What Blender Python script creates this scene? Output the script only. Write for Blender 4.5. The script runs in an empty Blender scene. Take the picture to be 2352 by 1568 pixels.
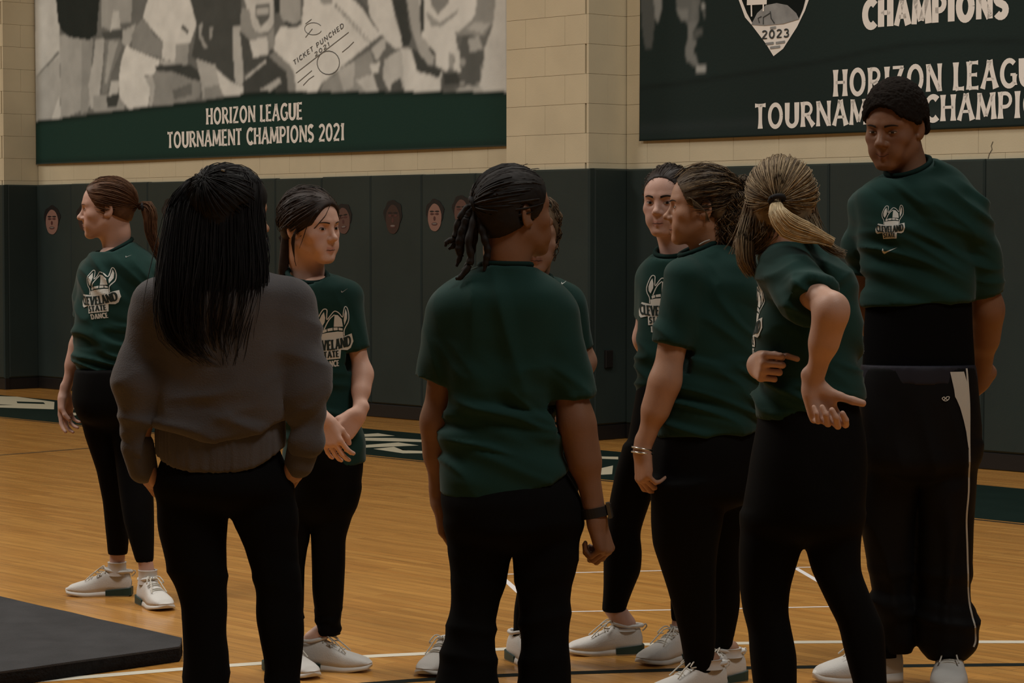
import bpy, math, random
import numpy as np
from mathutils import Vector
from mathutils.bvhtree import BVHTree
random.seed(7); rng = np.random.default_rng(7)
R = math.radians
scene = bpy.context.scene
COL = scene.collection

# ------------------------------------------------------------------ camera
F_PX, IW, IH, CAM_H, HORIZON = 5700.0, 2352, 1568, 1.42, 537.0
PITCH = math.atan((IH / 2 - HORIZON) / F_PX)
cam_d = bpy.data.cameras.new('camera'); cam = bpy.data.objects.new('camera', cam_d); COL.objects.link(cam)
cam_d.sensor_width = 36.0; cam_d.lens = 36.0 * F_PX / IW; cam_d.clip_end = 200
cam.location = (0, 0, CAM_H); cam.rotation_euler = (math.pi / 2 - PITCH, 0, 0)
scene.camera = cam

# ------------------------------------------------------------------ exposure, world, hall lamps
vs = scene.view_settings
vs.view_transform = 'Standard'; vs.look = 'None'; vs.gamma = 1.0; vs.use_curve_mapping = False
vs.exposure = 0.19
world = bpy.data.worlds.new('hall_air'); scene.world = world; world.use_nodes = True
world.node_tree.nodes['Background'].inputs[0].default_value = (1.0, 0.96, 0.90, 1)
world.node_tree.nodes['Background'].inputs[1].default_value = 0.028

def hall_lamp(x, y, z, size, power, col=(1.0, 0.958, 0.885)):
    d = bpy.data.lights.new('hall_lamp', 'AREA'); d.shape = 'SQUARE'; d.size = size; d.energy = power; d.color = col
    o = bpy.data.objects.new('hall_lamp', d); o.location = (x, y, z); COL.objects.link(o)
for lx, ly, lp in [(-10, 13, 440), (-4, 8, 300), (-10.5, 19.5, 240), (1.5, 9.5, 190), (3.2, 14, 60), (3.2, 3.2, 210)]:
    hall_lamp(lx, ly, 8.0, 2.2, lp)

# ------------------------------------------------------------------ helpers: pixels of the photograph -> places in the hall
CP, SP = math.cos(PITCH), math.sin(PITCH)
def ray(px, py):
    u, v = px - IW / 2, IH / 2 - py
    return np.array((u, F_PX * CP + v * SP, -F_PX * SP + v * CP))
def W(px, py, D):
    r = ray(px, py); t = D / r[1]
    return np.array((r[0] * t, D, CAM_H + r[2] * t))
def Fl(px, py, z=0.0):
    r = ray(px, py); t = (z - CAM_H) / r[2]
    return np.array((r[0] * t, r[1] * t, z))
U = np.array((5214.0, -5705.0, 0.0)); U /= np.linalg.norm(U)
N_ = np.array((U[1], -U[0], 0.0))
Z_ = np.array((0, 0, 1.0))
P0 = Fl(850, 955)
def wq(u, n, z): return P0 + U * u + N_ * n + Z_ * z
def wall_uz(px, py, n=0.0):
    r = ray(px, py); o = np.array((0, 0, CAM_H)); p = P0 + N_ * n
    t = np.dot(p - o, N_) / np.dot(r, N_); h = o + r * t
    return float(np.dot(h - P0, U)), float(h[2])
def nrm(v): v = np.asarray(v, float); return v / np.linalg.norm(v)

# ------------------------------------------------------------------ materials
def lin(r, g, b):
    f = lambda c: (c / 255 / 12.92) if c / 255 <= .04045 else ((c / 255 + .055) / 1.055) ** 2.4
    return (f(r), f(g), f(b))
def mat(name, col, rough=.7, spec=.3, noise=None, bump=None, metal=0.0, sheen=0.0, attr=None, coat=0.0):
    """noise=(scale, amount, stretch xyz); bump=(scale, strength, stretch); attr=(attribute, other colour)"""
    m = bpy.data.materials.new(name); m.use_nodes = True; nt = m.node_tree; b = nt.nodes['Principled BSDF']
    b.inputs['Base Color'].default_value = (*col, 1); b.inputs['Roughness'].default_value = rough
    b.inputs['Specular IOR Level'].default_value = spec; b.inputs['Metallic'].default_value = metal
    b.inputs['Sheen Weight'].default_value = sheen; b.inputs['Coat Weight'].default_value = coat
    geo = nt.nodes.new('ShaderNodeNewGeometry'); last = None
    if attr:
        a = nt.nodes.new('ShaderNodeAttribute'); a.attribute_name = attr[0]
        mx = nt.nodes.new('ShaderNodeMix'); mx.data_type = 'RGBA'
        mx.inputs[6].default_value = (*col, 1); mx.inputs[7].default_value = (*attr[1], 1)
        nt.links.new(a.outputs['Fac'], mx.inputs[0]); last = mx.outputs[2]
    def tex(scale, stretch, detail=3):
        mp = nt.nodes.new('ShaderNodeMapping'); mp.inputs['Scale'].default_value = stretch or (1, 1, 1)
        nt.links.new(geo.outputs['Position'], mp.inputs['Vector'])
        n = nt.nodes.new('ShaderNodeTexNoise'); n.inputs['Scale'].default_value = scale; n.inputs['Detail'].default_value = detail
        nt.links.new(mp.outputs[0], n.inputs['Vector']); return n.outputs['Fac']
    if noise:
        n = tex(noise[0], noise[2] if len(noise) > 2 else None)
        mr = nt.nodes.new('ShaderNodeMapRange'); mr.inputs[1].default_value = .25; mr.inputs[2].default_value = .75
        mr.inputs[3].default_value = 1 - noise[1]; mr.inputs[4].default_value = 1 + noise[1]; nt.links.new(n, mr.inputs[0])
        mu = nt.nodes.new('ShaderNodeMix'); mu.data_type = 'RGBA'; mu.blend_type = 'MULTIPLY'; mu.inputs[0].default_value = 1
        if last: nt.links.new(last, mu.inputs[6])
        else: mu.inputs[6].default_value = (*col, 1)
        nt.links.new(mr.outputs[0], mu.inputs[7]); last = mu.outputs[2]
    if last: nt.links.new(last, b.inputs['Base Color'])
    if bump:
        n = tex(bump[0], bump[2] if len(bump) > 2 else None, 2)
        bp = nt.nodes.new('ShaderNodeBump'); bp.inputs['Strength'].default_value = bump[1]; bp.inputs['Distance'].default_value = .01
        nt.links.new(n, bp.inputs['Height']); nt.links.new(bp.outputs[0], b.inputs['Normal'])
    return m
CREAM = (.60, .53, .37)
M = dict(
    cream=mat('painted_block', CREAM, .6, .3, (3, .06), (90, .10)),
    joint=mat('painted_joint', (.50, .435, .295), .7),
    pad=mat('pad_vinyl', (.023, .034, .031), .5, .22, (2, .12), (160, .05)),
    black=mat('black_vinyl', (.012, .010, .009), .5),
    dark=mat('court_green', (.008, .018, .015), .55, .04, (5, .1)),
    ivory=mat('court_ivory', (.62, .58, .43), .35, .4),
    line=mat('court_white', (.70, .66, .55), .35, .4),
    tape=mat('tape_white', (.74, .72, .72), .5),
    brown=mat('court_brown', (.10, .055, .02), .4),
    mat_top=mat('mat_carpet', (.043, .042, .044), .95, .1, (8, .2), (300, .5), sheen=.1),
    mat_foam=mat('mat_foam', (.012, .011, .011), .95, .1, (40, .3), (120, .6)),
    letter=mat('banner_letter', (.86, .83, .78), .75, .2),
    seam=mat('banner_seam', (.008, .012, .011), .8, .1),
    crack=mat('crack', (.12, .10, .07), .9),
)

# ------------------------------------------------------------------ mesh helpers
def link(name, me, m=None, parent=None, origin=None):
    o = bpy.data.objects.new(name, me); COL.objects.link(o)
    if m is not None:
        for mm in (m if isinstance(m, (list, tuple)) else [m]): me.materials.append(mm)
    if parent is not None: o.parent = parent
    return o
def mesh_np(name, V, Fq, m=None, parent=None, smooth=True, attrs=None, origin=(0, 0, 0), mi=None):
    """V (n,3), Fq list of int arrays (k,3) or (k,4)"""
    V = np.asarray(V, np.float32) - np.asarray(origin, np.float32)
    if isinstance(Fq, np.ndarray): Fq = [Fq]
    Fq = [np.asarray(f, np.int32) for f in Fq if len(f)]
    me = bpy.data.meshes.new(name)
    me.vertices.add(len(V)); me.vertices.foreach_set('co', V.ravel())
    nl = sum(f.size for f in Fq); npol = sum(len(f) for f in Fq)
    me.loops.add(nl); me.loops.foreach_set('vertex_index', np.concatenate([f.ravel() for f in Fq]))
    me.polygons.add(npol)
    starts, s = [], 0
    for f in Fq:
        starts.append(s + np.arange(len(f)) * f.shape[1]); s += f.size
    me.polygons.foreach_set('loop_start', np.concatenate(starts).astype(np.int32))
    if mi is not None: me.polygons.foreach_set('material_index', np.asarray(mi, np.int32))
    me.update(calc_edges=True); me.validate()
    me.polygons.foreach_set('use_smooth', np.full(len(me.polygons), smooth))
    for k, a in (attrs or {}).items():
        at = me.attributes.new(k, 'FLOAT', 'POINT'); at.data.foreach_set('value', np.asarray(a, np.float32))
    return link(name, me, m, parent)
def join(parts):
    """parts: (V, quads[, attr]) -> one"""
    Vs, Fs, As, n = [], [], [], 0
    for p in parts:
        Vs.append(p[0]); Fs.append(np.asarray(p[1]) + n); n += len(p[0]); As.append(p[2] if len(p) > 2 else np.zeros(len(p[0])))
    return np.concatenate(Vs), np.concatenate(Fs), np.concatenate(As)
def box_vf(c, ax, ay, az, hx, hy, hz, bev=0.0):
    """box with optional chamfer on its +ay face"""
    c = np.asarray(c); V = []
    for sy, k in ((-1, 0), (1, bev)):
        for sx, sz in ((-1, -1), (1, -1), (1, 1), (-1, 1)):
            V.append(c + ax * sx * (hx - k) + ay * sy * hy + az * sz * (hz - k))
    if bev:
        for sx, sz in ((-1, -1), (1, -1), (1, 1), (-1, 1)):
            V.append(c + ax * sx * hx + ay * (hy - bev) + az * sz * hz)
        Fq = [(0, 1, 2, 3), (4, 7, 6, 5)]
        for i in range(4):
            j = (i + 1) % 4; Fq += [(i, 8 + i, 8 + j, j), (8 + i, 4 + i, 4 + j, 8 + j)]
    else:
        Fq = [(0, 1, 2, 3), (4, 7, 6, 5)] + [(i, 4 + i, 4 + (i + 1) % 4, (i + 1) % 4) for i in range(4)]
    return np.array(V), np.array(Fq)
def tag(o, label=None, cat=None, group=None, kind=None):
    if label: o['label'] = label
    if cat: o['category'] = cat
    if group: o['group'] = group
    if kind: o['kind'] = kind
    return o
def empty(name, loc):
    o = bpy.data.objects.new(name, None); COL.objects.link(o); o.location = loc; o.empty_display_size = .1; return o
def ribbon(pts, width, up=None):
    """flat strip through 3-D points lying in a plane of normal `up`"""
    pts = np.asarray(pts, float); up = np.asarray(up if up is not None else Z_)
    t = np.gradient(pts, axis=0); t /= np.linalg.norm(t, axis=1)[:, None]
    s = np.cross(up, t); w = np.broadcast_to(np.asarray(width, float), (len(pts),))[:, None] / 2
    V = np.concatenate([pts - s * w, pts + s * w]); n = len(pts); i = np.arange(n - 1)
    return V, np.stack([i, i + 1, i + 1 + n, i + n], 1)
def spline(pts, n):
    """Catmull-Rom through pts, n samples"""
    P = np.asarray(pts, float)
    if len(P) == 2: return P[0] + (P[1] - P[0]) * np.linspace(0, 1, n)[:, None]
    Q = np.vstack([2 * P[0] - P[1], P, 2 * P[-1] - P[-2]])
    t = np.linspace(0, len(P) - 1 - 1e-6, n); i = t.astype(int); f = (t - i)[:, None]
    a, b, c, d = Q[i], Q[i + 1], Q[i + 2], Q[i + 3]
    return .5 * (2 * b + (c - a) * f + (2 * a - 5 * b + 4 * c - d) * f ** 2 + (3 * b - a - 3 * c + d) * f ** 3)
def tubes(paths, rads, sides=5):
    """many tubes at once: paths (k,n,3), rads (k,n) -> V, quads, tube index"""
    P = np.asarray(paths, float); k, n, _ = P.shape
    T = np.gradient(P, axis=1); T /= np.linalg.norm(T, axis=2)[..., None] + 1e-9
    ref = np.where(np.abs(T[..., 2:3]) > .9, np.array((1.0, 0, 0)), np.array((0, 0, 1.0)))
    A = np.cross(T, ref); A /= np.linalg.norm(A, axis=2)[..., None] + 1e-9
    B = np.cross(T, A); r = np.broadcast_to(rads, (k, n))[..., None, None]
    an = np.arange(sides) * 2 * math.pi / sides
    V = P[:, :, None] + r * (A[:, :, None] * np.cos(an)[:, None] + B[:, :, None] * np.sin(an)[:, None])
    idx = np.arange(k * n * sides).reshape(k, n, sides); nx = np.roll(idx, -1, axis=2)
    Fq = np.stack([idx[:, :-1], nx[:, :-1], nx[:, 1:], idx[:, 1:]], -1).reshape(-1, 4)
    return V.reshape(-1, 3), Fq, np.repeat(np.arange(k), n * sides)

# ------------------------------------------------------------------ signed-distance modelling and surface nets
def smin(a, b, k):
    if k <= 0: return np.minimum(a, b)
    h = np.maximum(k - np.abs(a - b), 0) / k
    return np.minimum(a, b) - h * h * k * .25
class Field:
    def __init__(s, lo, hi, h):
        s.h = h; s.lo = np.asarray(lo, float); n = np.ceil((np.asarray(hi) - s.lo) / h).astype(int) + 1; s.n = n
        s.ax = [np.float32(s.lo[i] + np.arange(n[i]) * h) for i in range(3)]
        s.F = np.full(n, .2, np.float32)
    def sl(s, lo, hi):
        a = np.clip(np.floor((np.asarray(lo) - s.lo) / s.h).astype(int), 0, s.n)
        b = np.clip(np.ceil((np.asarray(hi) - s.lo) / s.h).astype(int) + 1, 0, s.n)
        if (b <= a).any(): return None
        S = tuple(slice(a[i], b[i]) for i in range(3))
        return S, s.ax[0][S[0]][:, None, None], s.ax[1][S[1]][None, :, None], s.ax[2][S[2]][None, None, :]
    def op(s, lo, hi, fn, k=0.0, mode='add', pad=None):
        pad = (k + 2 * s.h + .004) if pad is None else pad
        q = s.sl(np.asarray(lo) - pad, np.asarray(hi) + pad)
        if q is None: return
        S, X, Y, Z = q; d = fn(X, Y, Z)
        if mode == 'add': s.F[S] = smin(s.F[S], d, k)
        else: s.F[S] = -smin(-s.F[S], d, k)      # carve
    def cap(s, a, b, ra, rb=None, k=.01, mode='add', flat=None):
        """tapered capsule; flat=(direction, ratio) squashes it along a direction"""
        a = np.asarray(a, np.float32); b = np.asarray(b, np.float32); rb = ra if rb is None else rb
        d = b - a; L2 = float(np.dot(d, d)) + 1e-12; m = max(ra, rb)
        if flat is not None: fd = nrm(flat[0]); fr = flat[1]
        def fn(X, Y, Z):
            x, y, z = X - a[0], Y - a[1], Z - a[2]
            t = np.clip((x * d[0] + y * d[1] + z * d[2]) / L2, 0, 1)
            x, y, z = x - t * d[0], y - t * d[1], z - t * d[2]
            r2 = x * x + y * y + z * z
            if flat is not None:
                w = x * fd[0] + y * fd[1] + z * fd[2]; r2 = r2 + w * w * (1 / fr ** 2 - 1)
            return np.sqrt(r2) - (ra + t * (rb - ra))
        s.op(np.minimum(a, b) - m, np.maximum(a, b) + m, fn, k, mode)
    def ell(s, c, r, k=.01, mode='add', M3=None):
        c = np.asarray(c, float); r = np.asarray(r, float); m = r.max()
        A = np.eye(3) if M3 is None else np.asarray(M3)     # columns = local axes in world
        def fn(X, Y, Z):
            x, y, z = X - c[0], Y - c[1], Z - c[2]
            q = [(x * A[0, i] + y * A[1, i] + z * A[2, i]) for i in range(3)]
            k0 = np.sqrt((q[0] / r[0]) ** 2 + (q[1] / r[1]) ** 2 + (q[2] / r[2]) ** 2)
            k1 = np.sqrt((q[0] / r[0] ** 2) ** 2 + (q[1] / r[1] ** 2) ** 2 + (q[2] / r[2] ** 2) ** 2) + 1e-9
            return k0 * (k0 - 1) / k1
        s.op(c - m, c + m, fn, k, mode)
    def loft(s, st, k=.02, p=2.2, sm=.02, mode='add', grow=0.0):
        """st rows: z, cx, cy, rx, ry"""
        st = np.asarray(sorted(map(tuple, st)), float); z0, z1 = st[0, 0], st[-1, 0]
        m = max(st[:, 3].max(), st[:, 4].max()) + abs(grow)
        lo = (st[:, 1].min() - m, st[:, 2].min() - m, z0); hi = (st[:, 1].max() + m, st[:, 2].max() + m, z1)
        def fn(X, Y, Z):
            zz = np.ravel(Z).astype(float); w = max(1, int(sm / s.h)); ker = np.hanning(2 * w + 3)[1:-1]; ker /= ker.sum()
            def it(j):
                e = np.concatenate([zz[0] - s.h * np.arange(w, 0, -1), zz, zz[-1] + s.h * np.arange(1, w + 1)])
                return np.convolve(np.interp(e, st[:, 0], st[:, j]), ker, 'valid').astype(np.float32)[None, None, :]
            cx, cy, rx, ry = it(1), it(2), it(3) + grow, it(4) + grow
            rx = np.maximum(rx, .004); ry = np.maximum(ry, .004)
            x, y = np.abs(X - cx) / rx, np.abs(Y - cy) / ry
            k0 = (x ** p + y ** p) ** (1 / p)
            d = (k0 - 1) * np.minimum(rx, ry)
            return np.maximum(d, np.maximum(z0 - Z, Z - z1))
        s.op(lo, hi, fn, k, mode)
    def plane(s, pt, n, mode='cut'):
        """remove everything on the +n side"""
        n = nrm(n); pt = np.asarray(pt)
        d = s.ax[0][:, None, None] * n[0] + s.ax[1][None, :, None] * n[1] + s.ax[2][None, None, :] * n[2] - float(np.dot(pt, n))
        s.F = np.maximum(s.F, d.astype(np.float32))
    def mesh(s, smooth=2):
        F = s.F.copy(); F[0] = F[-1] = .2; F[:, 0] = F[:, -1] = .2; F[:, :, 0] = F[:, :, -1] = .2
        I = F < 0; c = [I[x:I.shape[0] - 1 + x, y:I.shape[1] - 1 + y, z:I.shape[2] - 1 + z] for x in (0, 1) for y in (0, 1) for z in (0, 1)]
        sm_ = sum(a.astype(np.int8) for a in c); act = (sm_ > 0) & (sm_ < 8)
        cell = np.argwhere(act); vid = np.full(act.shape, -1, np.int32); vid[act] = np.arange(len(cell))
        pos = np.zeros((len(cell), 3)); cnt = np.zeros(len(cell))
        i, j, k = cell.T
        cor = {(x, y, z): F[i + x, j + y, k + z] for x in (0, 1) for y in (0, 1) for z in (0, 1)}
        for a in range(3):
            for u in (0, 1):
                for v in (0, 1):
                    p0 = [0, 0, 0]; o = [q for q in range(3) if q != a]; p0[o[0]] = u; p0[o[1]] = v; p1 = list(p0); p1[a] = 1
                    f0, f1 = cor[tuple(p0)], cor[tuple(p1)]; x = (f0 < 0) != (f1 < 0)
                    t = np.where(x, f0 / np.where(x, f0 - f1, 1), 0)
                    pos[x] += np.array(p0); pos[x, a] += t[x]; cnt[x] += 1
        pos = (pos / cnt[:, None] + cell) * s.h + s.lo
        Q = []
        for a in range(3):
            b, c_ = (a + 1) % 3, (a + 2) % 3
            A0 = [slice(0, -1)] * 3; A1 = [slice(0, -1)] * 3; A1[a] = slice(1, None)
            s0, s1 = I[tuple(A0)], I[tuple(A1)]; e = np.argwhere(s0 != s1); e = e[(e[:, b] > 0) & (e[:, c_] > 0)]
            fl = s0[tuple(e.T)]
            def vv(db, dc):
                q = e.copy(); q[:, b] -= db; q[:, c_] -= dc; return vid[tuple(q.T)]
            q = np.stack([vv(1, 1), vv(0, 1), vv(0, 0), vv(1, 0)], 1); q[~fl] = q[~fl][:, ::-1]; Q.append(q)
        Q = np.concatenate(Q)
        for _ in range(smooth):
            acc = np.zeros_like(pos); n = np.zeros(len(pos))
            for x in range(4):
                y = (x + 1) % 4
                for d in range(3):
                    acc[:, d] += np.bincount(Q[:, x], pos[Q[:, y], d], len(pos)) + np.bincount(Q[:, y], pos[Q[:, x], d], len(pos))
                n += np.bincount(Q[:, x], minlength=len(pos)) + np.bincount(Q[:, y], minlength=len(pos))
            pos = pos * .5 + .5 * acc / np.maximum(n, 1)[:, None]
        return pos, Q
def normals(V, Q):
    n = np.cross(V[Q[:, 2]] - V[Q[:, 0]], V[Q[:, 3]] - V[Q[:, 1]]); out = np.zeros_like(V)
    for c in range(Q.shape[1]):
        for d in range(3): out[:, d] += np.bincount(Q[:, c], n[:, d], len(V))
    return out / (np.linalg.norm(out, axis=1)[:, None] + 1e-12)
def vnoise(P, seed=0):
    """smooth value noise, -1..1, at points P (n,3)"""
    P = np.asarray(P, float) + seed * 17.31; i = np.floor(P).astype(np.int64); f = P - i; f = f * f * (3 - 2 * f); out = 0
    for x in (0, 1):
        for y in (0, 1):
            for z in (0, 1):
                h = ((i[:, 0] + x) * 374761393 + (i[:, 1] + y) * 668265263 + (i[:, 2] + z) * 2147483647 + seed * 1274126177) & 0xffffffff
                h = ((h ^ (h >> 13)) * 1274126177) & 0xffffffff; h = (h ^ (h >> 16)) / 0xffffffff
                w = (f[:, 0] if x else 1 - f[:, 0]) * (f[:, 1] if y else 1 - f[:, 1]) * (f[:, 2] if z else 1 - f[:, 2])
                out = out + w * h
    return out * 2 - 1

# ------------------------------------------------------------------ drawn lettering: strokes with flared ends
def arc(cx, cy, rx, ry, a0, a1, n=14):
    a = np.radians(np.linspace(a0, a1, n)); return np.stack([cx + rx * np.cos(a), cy + ry * np.sin(a)], 1)
def L_(*p): return np.array(p, float)
GLYPH = {
 'H': (.66, [(L_((.12, 0), (.12, 1)), 1, 1), (L_((.54, 0), (.54, 1)), 1, 1), (L_((.12, .52), (.54, .52)), .6, 0)]),
 'O': (.78, [(arc(.39, .5, .27, .45, 0, 360, 26), .95, 0)]),
 'R': (.66, [(L_((.12, 0), (.12, 1)), 1, 1), (np.vstack([L_((.12, .94)), arc(.30, .71, .2, .23, 90, -90, 10), L_((.12, .48))]), .75, 0), (L_((.32, .48), (.44, .25), (.60, .03)), .9, 1)]),
 'I': (.28, [(L_((.14, 0), (.14, 1)), 1, 1)]),
 'Z': (.58, [(L_((.06, .95), (.52, .95)), .6, 0), (L_((.47, .95), (.10, .05)), .95, 0), (L_((.06, .05), (.54, .05)), .6, 0)]),
 'N': (.70, [(L_((.11, 0), (.11, 1)), .8, 1), (L_((.12, .97), (.58, .03)), 1, 0), (L_((.59, 0), (.59, 1)), .8, 1)]),
 'L': (.50, [(L_((.12, 0), (.12, 1)), 1, 1), (L_((.12, .05), (.46, .05)), .65, 1)]),
 'E': (.54, [(L_((.12, 0), (.12, 1)), 1, 1), (L_((.12, .95), (.48, .95)), .6, 1), (L_((.12, .52), (.44, .52)), .6, 1), (L_((.12, .05), (.50, .05)), .6, 1)]),
 'A': (.70, [(L_((.08, 0), (.35, 1)), .8, 1), (L_((.35, 1), (.62, 0)), 1, 1), (L_((.2, .33), (.52, .33)), .6, 0)]),
 'G': (.72, [(arc(.40, .5, .29, .45, 48, 318, 20), .95, 0), (L_((.61, .08), (.61, .45)), .9, 1), (L_((.45, .45), (.66, .45)), .5, 0)]),
 'U': (.68, [(np.vstack([L_((.12, 1), (.12, .35)), arc(.34, .32, .22, .27, 180, 360, 12), L_((.56, 1))]), .95, 1)]),
 'T': (.56, [(L_((.03, .95), (.53, .95)), .65, 1), (L_((.28, 0), (.28, 1)), 1, 1)]),
 'M': (.84, [(L_((.10, 0), (.16, 1)), .8, 1), (L_((.16, .97), (.42, .12)), 1, 0), (L_((.42, .12), (.68, .97)), .8, 0), (L_((.68, 1), (.74, 0)), 1, 1)]),
 'C': (.64, [(arc(.38, .5, .28, .45, 48, 312, 20), .95, 1)]),
 'P': (.60, [(L_((.12, 0), (.12, 1)), 1, 1), (np.vstack([L_((.12, .94)), arc(.30, .69, .21, .25, 90, -90, 10), L_((.12, .44))]), .75, 0)]),
 'S': (.54, [(np.vstack([arc(.27, .73, .19, .22, 30, 230, 10), arc(.27, .27, .20, .22, 50, -150, 10)]), .95, 1)]),
 'D': (.72, [(L_((.12, 0), (.12, 1)), 1, 1), (np.vstack([L_((.12, .95)), arc(.32, .5, .29, .45, 90, -90, 14), L_((.12, .05))]), .85, 0)]),
 'V': (.68, [(L_((.06, 1), (.34, 0)), 1, 1), (L_((.34, 0), (.62, 1)), .8, 1)]),
 'K': (.64, [(L_((.12, 0), (.12, 1)), 1, 1), (L_((.14, .45), (.54, 1)), .7, 1), (L_((.26, .58), (.58, 0)), .9, 1)]),
 '0': (.60, [(arc(.30, .5, .21, .45, 0, 360, 22), .95, 0)]),
 '1': (.36, [(L_((.20, 0), (.20, 1)), 1, 1), (L_((.06, .82), (.20, .97)), .6, 0)]),
 '2': (.58, [(np.vstack([arc(.28, .73, .20, .22, 160, -40, 10), L_((.08, .05))]), .9, 0), (L_((.07, .05), (.52, .05)), .65, 1)]),
 '3': (.56, [(np.vstack([arc(.26, .73, .19, .22, 150, -80, 10), arc(.26, .28, .22, .23, 80, -150, 10)]), .9, 0)]),
 ' ': (.34, []),
}
def stroke(pts, w, flare=0, sub=6):
    P = np.asarray(pts, float)
    if len(P) == 2: P = P[0] + (P[1] - P[0]) * np.linspace(0, 1, sub)[:, None]
    t = np.gradient(P, axis=0); t /= np.linalg.norm(t, axis=1)[:, None] + 1e-9
    s = np.stack([-t[:, 1], t[:, 0]], 1); x = np.linspace(-1, 1, len(P)); ww = w * (1 + flare * .45 * np.abs(x) ** 3)
    V = np.concatenate([P + s * ww[:, None] / 2, P - s * ww[:, None] / 2]); n = len(P); i = np.arange(n - 1)
    return V, np.stack([i, i + n, i + 1 + n, i + 1], 1)
def text2d(txt, width, height, weight=.17, gap=.03, flare=1):
    """lettering fitted to a box: (V2, quads), lower left corner at 0,0"""
    x, parts = 0.0, []
    for ch in txt:
        adv, st = GLYPH[ch]
        for pts, w, fl in st: parts.append(((np.asarray(pts) + (x, 0)), w, fl))
        x += adv + gap
    sx = width / (x - gap); out = []
    for pts, w, fl in parts:
        V, Q = stroke(pts * (sx / height, 1), w * weight, fl * flare); out.append((V * height, Q))
    Vs, Fs, n = [], [], 0
    for V, Q in out: Vs.append(V); Fs.append(Q + n); n += len(V)
    return np.concatenate(Vs), np.concatenate(Fs)

# ================================================================== the setting
# floor: strip maple laid along the far wall
def floor_material():
    m = bpy.data.materials.new('maple_floor'); m.use_nodes = True; nt = m.node_tree; b = nt.nodes['Principled BSDF']
    geo = nt.nodes.new('ShaderNodeNewGeometry'); mp = nt.nodes.new('ShaderNodeMapping')
    mp.vector_type = 'TEXTURE'; mp.inputs['Rotation'].default_value = (0, 0, math.atan2(U[1], U[0]))
    nt.links.new(geo.outputs['Position'], mp.inputs['Vector'])
    br = nt.nodes.new('ShaderNodeTexBrick'); nt.links.new(mp.outputs[0], br.inputs['Vector'])
    br.inputs['Color1'].default_value = (.46, .210, .046, 1); br.inputs['Color2'].default_value = (.57, .284, .068, 1)
    br.inputs['Mortar'].default_value = (.30, .14, .04, 1); br.inputs['Scale'].default_value = 1; br.inputs['Mortar Size'].default_value = .0012
    br.inputs['Brick Width'].default_value = .9; br.inputs['Row Height'].default_value = .057; br.offset = .37; br.inputs['Bias'].default_value = .1
    s = nt.nodes.new('ShaderNodeMapping'); s.inputs['Scale'].default_value = (1.2, 14, 1); nt.links.new(mp.outputs[0], s.inputs['Vector'])
    n = nt.nodes.new('ShaderNodeTexNoise'); n.inputs['Scale'].default_value = 1.6; n.inputs['Detail'].default_value = 6; n.inputs['Roughness'].default_value = .7
    nt.links.new(s.outputs[0], n.inputs['Vector'])
    mr = nt.nodes.new('ShaderNodeMapRange'); mr.inputs[1].default_value = .3; mr.inputs[2].default_value = .7; mr.inputs[3].default_value = .74; mr.inputs[4].default_value = 1.2
    nt.links.new(n.outputs['Fac'], mr.inputs[0])
    mu = nt.nodes.new('ShaderNodeMix'); mu.data_type = 'RGBA'; mu.blend_type = 'MULTIPLY'; mu.inputs[0].default_value = 1
    nt.links.new(br.outputs['Color'], mu.inputs[6]); nt.links.new(mr.outputs[0], mu.inputs[7]); nt.links.new(mu.outputs[2], b.inputs['Base Color'])
    b.inputs['Roughness'].default_value = .2; b.inputs['Specular IOR Level'].default_value = .35
    n2 = nt.nodes.new('ShaderNodeTexNoise'); n2.inputs['Scale'].default_value = 2.5; n2.inputs['Detail'].default_value = 2
    nt.links.new(s.outputs[0], n2.inputs['Vector'])
    bp = nt.nodes.new('ShaderNodeBump'); bp.inputs['Strength'].default_value = .06; bp.inputs['Distance'].default_value = .01
    nt.links.new(n2.outputs['Fac'], bp.inputs['Height']); nt.links.new(bp.outputs[0], b.inputs['Normal'])
    return m
gx = [(-14, -3), (14, -3), (14, 34), (-14, 34)]
fl = mesh_np('floor', [(x, y, 0) for x, y in gx] + [(x, y, -.05) for x, y in gx],
             np.array([(0, 1, 2, 3), (7, 6, 5, 4), (0, 4, 5, 1), (1, 5, 6, 2), (2, 6, 7, 3), (3, 7, 4, 0)]), floor_material(), smooth=False)
tag(fl, 'varnished maple strip floor of the sports hall', kind='structure')

def floor_poly(name, poly, m, z=.0006):
    V = [(*p[:2], z) for p in poly]; n = len(V)
    c = np.mean(np.array(V), 0); V = np.array(V + [tuple(c)])
    return mesh_np(name, V, np.array([(i, (i + 1) % n, n) for i in range(n)]), m, fl, smooth=False)
def floor_line(name, px, w, m, n=40, z=.0008, curve=True):
    pts = np.array([Fl(*p) for p in px]); pts = spline(pts, n) if curve and len(pts) > 2 else pts
    pts[:, 2] = z; V, Q = ribbon(pts, w); return mesh_np(name, V, Q, m, fl, smooth=False)
VPx, VPy = -4038.0, 537.0
def band_y(x0, y0, x): return VPy + (y0 - VPy) * (x - VPx) / (x0 - VPx)
bnd = [(-700, band_y(840, 984, -700)), (2900, band_y(840, 984, 2900)), (2900, band_y(840, 1044, 2900)), (-700, band_y(840, 1044, -700))]
floor_poly('court_band', [Fl(*p) for p in bnd], M['dark'])
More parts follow.
